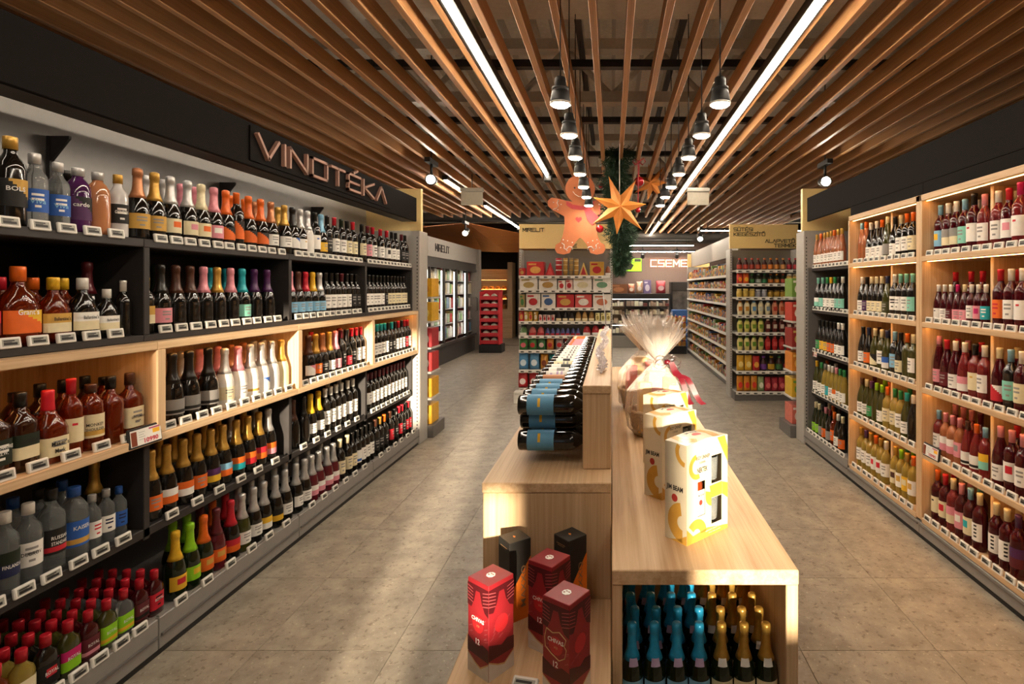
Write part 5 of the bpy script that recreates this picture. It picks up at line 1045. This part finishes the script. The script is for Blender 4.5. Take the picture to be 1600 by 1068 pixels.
# receding grocery shelving beyond it
def run_shelf(name, label, xf, depth, y0, y1, levels, top, side):
    g = thing(name, label, 'shelving unit', (xf + side * depth / 2, y0, 0))
    bx('back_panel', (*sorted((xf + side * depth, xf + side * (depth - .03))), y0, y1, 0, top), BACKP, g, 0); bx('base', (*sorted((xf + side * .02, xf + side * (depth - .03))), y0, y1, 0, .12), DGREY, g)
    for y in (y0, y1 - .03): bx('end_panel', (*sorted((xf, xf + side * depth)), y, y + .03, .0, top), PG, g)
    for z in levels: bx('shelf', (*sorted((xf + side * .0, xf + side * (depth - .03))), y0 + .03, y1 - .03, z - .03, z), PG, g); bx('tag_rail', (*sorted((xf - side * .012, xf)), y0 + .03, y1 - .03, z - .035, z + .005), WHITE, g, 0)
    q = random.Random(len(label))
    cols = [pmat2(c) for c in ('#6a3a28', '#a0682a', '#9a2424', '#c8a048', '#34507a', '#b8b0a4', '#3a241a', '#c07a1a', '#5a7a34')]
    for k, z in enumerate(levels):
        b = MB(); y = y0 + .04; zt = (levels[k + 1] if k + 1 < len(levels) else top) - z - .06
        while y < y1 - .14:
            w_ = q.uniform(.06, .13); h = zt * q.uniform(.5, .92); mi = q.randrange(9)
            b.bev(*sorted((xf + side * .02, xf + side * .22)), y, y + w_, z, z + h, .006, mi); b.box(*sorted((xf + side * .018, xf + side * .022)), y + .015, y + w_ - .015, z + h * .3, z + h * .65, (mi + 3) % 9); y += w_ + .006
        o = mk('packaged_groceries', b, cols); tag(o, 'row of packets on the %s shelf of the %s' % (nth(k + 1), 'grocery shelving beyond the sauces' if side > 0 else 'far aisle'), 'groceries', kind='stuff')
    return g
gs = run_shelf('grocery_shelving', 'long grey grocery shelving receding behind the sauce rack', 1.86, .5, 8.35, 13.4, [.13, .38, .62, .86, 1.10, 1.34, 1.58, 1.80], 2.1, 1)
bx('header', (1.95, 1.99, 8.4, 13.4, 2.1, 2.45), mat('taupe header', '#8c8176', .6), gs); bx('end_header', (1.86, 2.4, 13.36, 13.4, 2.1, 2.42), GOLDP, gs)
# end-of-run racks behind the two wall end panels
for sg_i, nm in ((-1, 'left'), (1, 'right')):
    g = thing('end_rack', 'narrow end rack of packets behind the %s end panel' % ('wine wall' if sg_i < 0 else 'right wall'), 'shelving unit', (sg_i * 2.2, 5.8, 0))
    bx('base', (*sorted((sg_i * 2.5, sg_i * 1.90)), 5.79, 6.18, 0, .13), DGREY, g); bx('back_panel', (*sorted((sg_i * 2.5, sg_i * 1.98)), 5.785, 5.80, .13, 2.0), BACKP, g, 0)
    lv = [.131, .42, .70, .96, 1.24, 1.50]
    for z in lv[1:]: bx('shelf', (*sorted((sg_i * 2.5, sg_i * 1.925)), 5.80, 6.12, z - .02, z - .001), PG, g)
    cs = ([('#c8951c', '#e8c860'), ('#c79018', '#d8b040'), ('#a82a2a', '#d8c8c0'), ('#a02a30', '#c8c0b8'), ('#d0a02a', '#e0c870'), ('#cf9a20', '#b87a1a')] if sg_i < 0 else [('#c86a5a', '#e0d0c8'), ('#c8a02a', '#6a9a3a'), ('#c87a28', '#e8b860'), ('#8a2a24', '#c8b060'), ('#b03a2a', '#d8c8b8'), ('#6a8a3a', '#d8d0c0')])
    for k, z in enumerate(lv):
        for j in range(2):
            xa, xb = sorted((sg_i * (1.94 + .17 * j), sg_i * (2.09 + .17 * j))); pack('box', xa, xb, 5.86, z, .2, .24, cs[k][0], cs[k][1], '%s packet on the %s shelf of the rack behind %s end panel' % ('outer' if j == 0 else 'inner', nth(k + 1), 'the wine wall' if sg_i < 0 else 'the right wall'), 'packaging', 'packets on the %s end rack' % nm)
# freezers
FRM = mat('freezer frame', '#4a4744', .4, metal=.3); FG = mat('freezer grille', '#3f3c3a', .5, metal=.3); FH = mat('freezer header', '#8a837c', .6)
PANE = bpy.data.materials.new('door glass'); PANE.use_nodes = True; nt = PANE.node_tree; nt.nodes.clear(); out = nt.nodes.new('ShaderNodeOutputMaterial'); tr = nt.nodes.new('ShaderNodeBsdfTransparent'); gl = nt.nodes.new('ShaderNodeBsdfGlossy'); gl.inputs['Roughness'].default_value = .03; mx = nt.nodes.new('ShaderNodeMixShader'); mx.inputs[0].default_value = .08
nt.links.new(tr.outputs[0], mx.inputs[1]); nt.links.new(gl.outputs[0], mx.inputs[2]); nt.links.new(mx.outputs[0], out.inputs[0])
FLED = emis('freezer light', '#f4f2ea', 4.0)
fz = thing('freezer', 'row of upright glass-door freezers under a grey MIRELIT header', 'freezer', (-3.9, 8.6, 0))
def fb(n, d, m, be=.003): return bx(n, d, m, fz, be)
fb('base_grille', (-4.3, -3.52, 8.6, 14.0, 0, .38), FG); fb('back_panel', (-4.35, -4.3, 8.6, 14.0, 0, 2.1), WHITE, 0); fb('top_box', (-4.3, -3.5, 8.6, 14.0, 2.05, 2.2), FRM); fb('header', (-3.56, -3.48, 8.6, 14.0, 2.2, 2.58), FH); fb('end_panel', (-4.35, -3.42, 14.0, 14.25, 0, 2.58), FH)
yy = 10.72
for ch in 'MIRELIT':
    mb, W = stroke_letter(ch, .13, .12, .02, .01); mk('letter', mb, DARKW, fz, (-3.478 + 3.9, yy - 8.6, 2.33), (0, 0, PI / 2)); yy += W + .05
for i in range(6):
    y0 = 8.6 + .9 * i; d = bx('door', (-3.52, -3.48, y0, y0 + .07, .38, 2.05), FRM, fz); bx('pane', (-3.505, -3.498, y0 + .07, y0 + .88, .44, 2.0), PANE, fz, 0)
    bx('door_rail', (-3.52, -3.48, y0 + .07, y0 + .9, .38, .44), FRM, fz); bx('door_rail', (-3.52, -3.48, y0 + .07, y0 + .9, 2.0, 2.05), FRM, fz)
    hd = MB().tube([(0, 0, 0), (.04, 0, .02), (.04, 0, .33), (0, 0, .35)], .009, 6); mk('handle', hd, INK, fz, (-3.478 + 3.9, y0 + .80 - 8.6, 1.0))
    mk('led_strip', MB().box(-3.56 + 3.9, -3.54 + 3.9, y0 + .02 - 8.6, y0 + .05 - 8.6, .5, 1.95), FLED, fz)
for k, z in enumerate((.5, .82, 1.14, 1.46, 1.76)):
    fb('shelf', (-4.28, -3.6, 8.62, 13.98, z - .02, z), PG, 0); b = MB(); q = random.Random(k); y = 8.64
    while y < 13.85: w_ = q.uniform(.1, .2); b.bev(-3.85, -3.62, y, y + w_, z, z + q.uniform(.16, .26), .01, q.randrange(6)); y += w_ + .01
    tag(mk('frozen_food', b, [pmat2(c) for c in ('#d8d4cc', '#a83a34', '#c8b890', '#4a7a9a', '#c8c4ba', '#7a9a5a')]), 'frozen food packets on the freezer\'s %s shelf behind glass' % nth(k + 1), 'frozen food', kind='stuff')
# red promotional stand
ps = thing('promo_stand', 'tall red cardboard tray stand at the end of the freezers', 'display stand', (-3.0, 13.3, 0)); PR = mat('promo red', '#b5242a', .5)
bx('plinth', (-3.25, -2.70, 13.3, 13.75, 0, .2), INK, ps); bx('back_panel', (-3.24, -2.76, 13.72, 13.75, .2, 1.55), PR, ps)
for xa in (-3.24, -2.79): bx('side_panel', (xa, xa + .03, 13.32, 13.72, .2, 1.5), PR, ps)
for k in range(7):
    z = .22 + .18 * k; bx('tray', (-3.21, -2.79, 13.31, 13.72, z, z + .02), PR, ps); bx('tray_front', (-3.21, -2.79, 13.305, 13.32, z, z + .09), PR, ps)
    for j in range(2): pack('dome', -3.19 + .2 * j, -3.01 + .2 * j, 13.34, z + .021, .13, .16, '#c8c0b0', '#a83a3a', '%s pale packet in tray %s of the red stand' % (('first', 'second')[j], 'one two three four five six seven'.split()[k]), 'packaging', 'packets on the red stand')
# bakery corner, wall pieces and folded canopy
struct(mk('wall_2', MB().box(-3.05, -2.2, 17.6, 17.75, 0, 3.2), mat('taupe wall', '#7d7268', .8))); struct(mk('wall_3', MB().box(-6.9, -4.55, 17.3, 17.4, 0, 3.2), mat('taupe wall', '#7d7268', .8)))
bk = thing('bakery_shelf', 'oak bakery shelf with lit loaves beyond the red stand', 'shelving unit', (-3.9, 17.4, 0)); bx('cabinet', (-4.4, -3.15, 17.2, 17.8, 0, .9), WX, bk); bx('back_panel', (-4.4, -3.15, 17.78, 17.8, .9, 2.2), WX, bk); bx('side_panel', (-3.3, -3.15, 17.2, 17.78, .9, 2.4), WZ, bk)
for z in (.9, 1.2, 1.5): bx('shelf', (-4.4, -3.3, 17.25, 17.78, z, z + .03), WX, bk); led(bk, -4.3, -3.35, 17.3, 17.33, z + .34)
for z in (.93, 1.23, 1.53):
    for j in range(5):
        o = mk('bread_loaf', MB().loft([(.06, .1, 2, 0), (.085, .13, 2.4, .03), (.085, .13, 2.2, .08), (.05, .09, 2, .12)], 12), mat('bread crust', '#b9772c', .7, var=.2), None, (-4.25 + .2 * j, 17.42, z)); tag(o, 'golden bread loaf, %s from left on the bakery\'s %s shelf' % (nth(j + 1), 'lower' if z < 1 else 'middle' if z < 1.4 else 'upper'), 'bread', 'loaves in the bakery')
cn = thing('folded_canopy', 'folded orange plywood canopy over the bakery corner', 'canopy', (-3.4, 13.0, 2.55)); PLY = wood('plywood orange', '#a8612a', '#c47a3c', 'x')
V = [(-2.0, .6, .42), (-.9, -.2, .50), (.1, -.6, .52), (1.5, .6, .32), (-1.6, 2.2, .12), (-.3, 2.6, .08), (.5, 2.0, .02), (1.6, 2.4, .05), (-2.2, -1.5, .4), (-.5, -1.6, .32)]
for f in [(0, 1, 4), (1, 5, 4), (1, 2, 5), (2, 6, 5), (2, 3, 6), (3, 7, 6), (8, 9, 1), (8, 1, 0), (9, 2, 1)]:
    p = [Vector(V[i]) for i in f]; n_ = (p[1] - p[0]).cross(p[2] - p[0]).normalized() * .012
    mk('panel', MB().add([a for a in p] + [a + n_ for a in p], [(0, 1, 2), (5, 4, 3), (0, 3, 4, 1), (1, 4, 5, 2), (2, 5, 3, 0)]), PLY, cn)
mk('hanger', MB().tube([(.1, -.3, .5), (.1, -.3, 1.6)], .01, 6).tube([(-1.2, .3, .45), (-1.2, .3, 1.6)], .01, 6), GREY, cn)
# deli
struct(mk('wall_4', MB().box(-2.2, 6.9, 16.5, 16.6, 0, 3.3), mat('deli wall brown', '#6a5850', .8)))
dl = thing('deli_counter', 'dark glass-fronted deli fridge at the back of the shop', 'fridge', (.8, 14.5, 0)); DB = mat('deli black', '#262423', .4)
bx('base', (-.3, 1.56, 14.5, 15.3, 0, .32), mat('deli grey', '#8a8680', .5), dl); bx('back_panel', (-.3, 1.56, 15.2, 15.3, .32, 1.43), DB, dl); bx('top', (-.3, 1.56, 14.5, 15.3, 1.30, 1.44), DB, dl)
for xa in (-.3, .34, .95, 1.53): bx('post', (xa, xa + .04, 14.5, 14.56, .32, 1.30), DB, dl)
DLED = emis('deli light', '#f2efe6', 8.0)
for z in (.36, .62, .86, 1.08): 
    bx('shelf', (-.26, 1.53, 14.56, 15.2, z, z + .02), DB, dl); b = MB(); q = random.Random(int(z * 100)); x = -.25
    while x < 1.45: w_ = q.uniform(.05, .11); b.bev(x, x + w_, 14.6, 14.8, z + .02, z + .02 + q.uniform(.07, .14), .008, q.randrange(4)); x += w_ + .012
    tag(mk('deli_food', b, [pmat2(c) for c in ('#cfc8b8', '#a8907a', '#8a4a44', '#d8d0b0')]), 'packed deli foods on the %s shelf of the dark fridge' % {.36: 'lowest', .62: 'second', .86: 'third', 1.08: 'top'}[z], 'food', kind='stuff')
for z in (1.295, .60): mk('led_strip', MB().box(-1.05, .7, .0, .02, z - .012, z), DLED, dl)
bx('pane', (-.26, 1.53, 14.505, 14.512, .34, 1.29), PANE, dl, 0)
for i, (x0, x1, h, c, c2, kd, wd) in enumerate([(-.05, .42, .25, '#7a4a2a', '#a8704a', 'box', 'brown basket carton'), (.44, .62, .26, '#b06a4a', '#d8c8b8', 'bag', 'brown gift bag'), (.66, .84, .32, '#c8a080', '#e0d8d0', 'bag', 'pale gift bag'), (.86, 1.06, .36, '#7a6a9a', '#d8d0e0', 'box', 'lilac carton'), (1.2, 1.46, .34, '#b03a44', '#e0c0c0', 'bag', 'red wrapped gift bag')]):
    pack(kd, x0, x1, 14.7, 1.441, h, .25, c, c2, '%s standing on top of the dark deli fridge' % wd, 'packaging', 'gifts on the deli fridge')
sc_ = thing('menu_screen', 'bright green menu screen above the deli fridge', 'screen', (.45, 15.6, 2.06)); bx('casing', (.05, .86, 15.6, 15.66, 2.05, 2.44), INK, sc_)
mk('display', MB().box(-.39, .40, -.006, 0, .01, .37), emis('menu green', '#86c822', .9), sc_); mk('picture', MB().prism([(-.3, .05), (.1, .05), (.18, .18), (.0, .3), (-.2, .28)], -.009, -.006, 'xz').box(.2, .38, -.009, -.006, .28, .36), pmat2('#3a3a2a'), sc_); mk('bracket', MB().box(-.1, .1, .06, .9, .15, .25), INK, sc_)
NEON = emis('neon letter', '#ffcfa0', 3.2); cs = thing('deli_sign', 'glowing outlined CSEMEGE letters on the brown deli wall', 'sign', (1.18, 16.48, 2.24)); sign(cs, 'CSEMEGE', 0, 0, .19, .17, .06, .022, .02, NEON)
for i in range(2): spot(.9 + 1.0 * i, 15.9, 2.5, ['dark spotlight between the green screen and the deli letters', 'dark spotlight above the middle of the deli letters'][i], (0, 1, -.7))
ck = thing('drinks_cooler', 'dark drinks cooler with printed door right of the deli fridge', 'fridge', (1.85, 14.6, 0)); bx('body', (1.6, 2.1, 14.6, 15.2, 0, 1.75), DB, ck); bx('door', (1.63, 2.07, 14.58, 14.6, .1, 1.5), mat('cooler print', '#5a544e', .4, var=.5, scale=6), ck); bx('sign_panel', (1.63, 2.07, 14.58, 14.6, 1.52, 1.72), mat('cooler sign', '#3a3634', .4), ck)
cr = thing('crate_stack', 'blue plastic crate stack in front of the drinks cooler', 'crate', (1.75, 14.2, 0))
for k in range(6): bx('crate', (1.56, 1.98, 14.0, 14.4, .01 + .17 * k, .17 + .17 * k), mat('crate blue', '#2f5a94', .5), cr, .01)
pl = thing('pallet', 'dark display pallet under the stacked jars', 'pallet', (1.55, 13.1, 0)); bx('block', (1.30, 1.80, 13.1, 13.5, 0, .19), INK, pl)
for k in range(5):
    bx('sheet', (1.30, 1.80, 13.1, 13.5, .19 + k * .145, .194 + k * .145), pmat2('#a8a090'), pl, 0)
    for j in range(5): pack('jar', 1.305 + j * .099, 1.40 + j * .099, 13.12, .1945 + k * .145, .138, .09, '#b5803a', '#c9a24a' if j % 2 else '#b03a2a', 'orange preserve jar, %s across in pallet layer %s' % (nth(j + 1), 'one two three four five'.split()[k]), 'jar', 'jars stacked on the pallet')
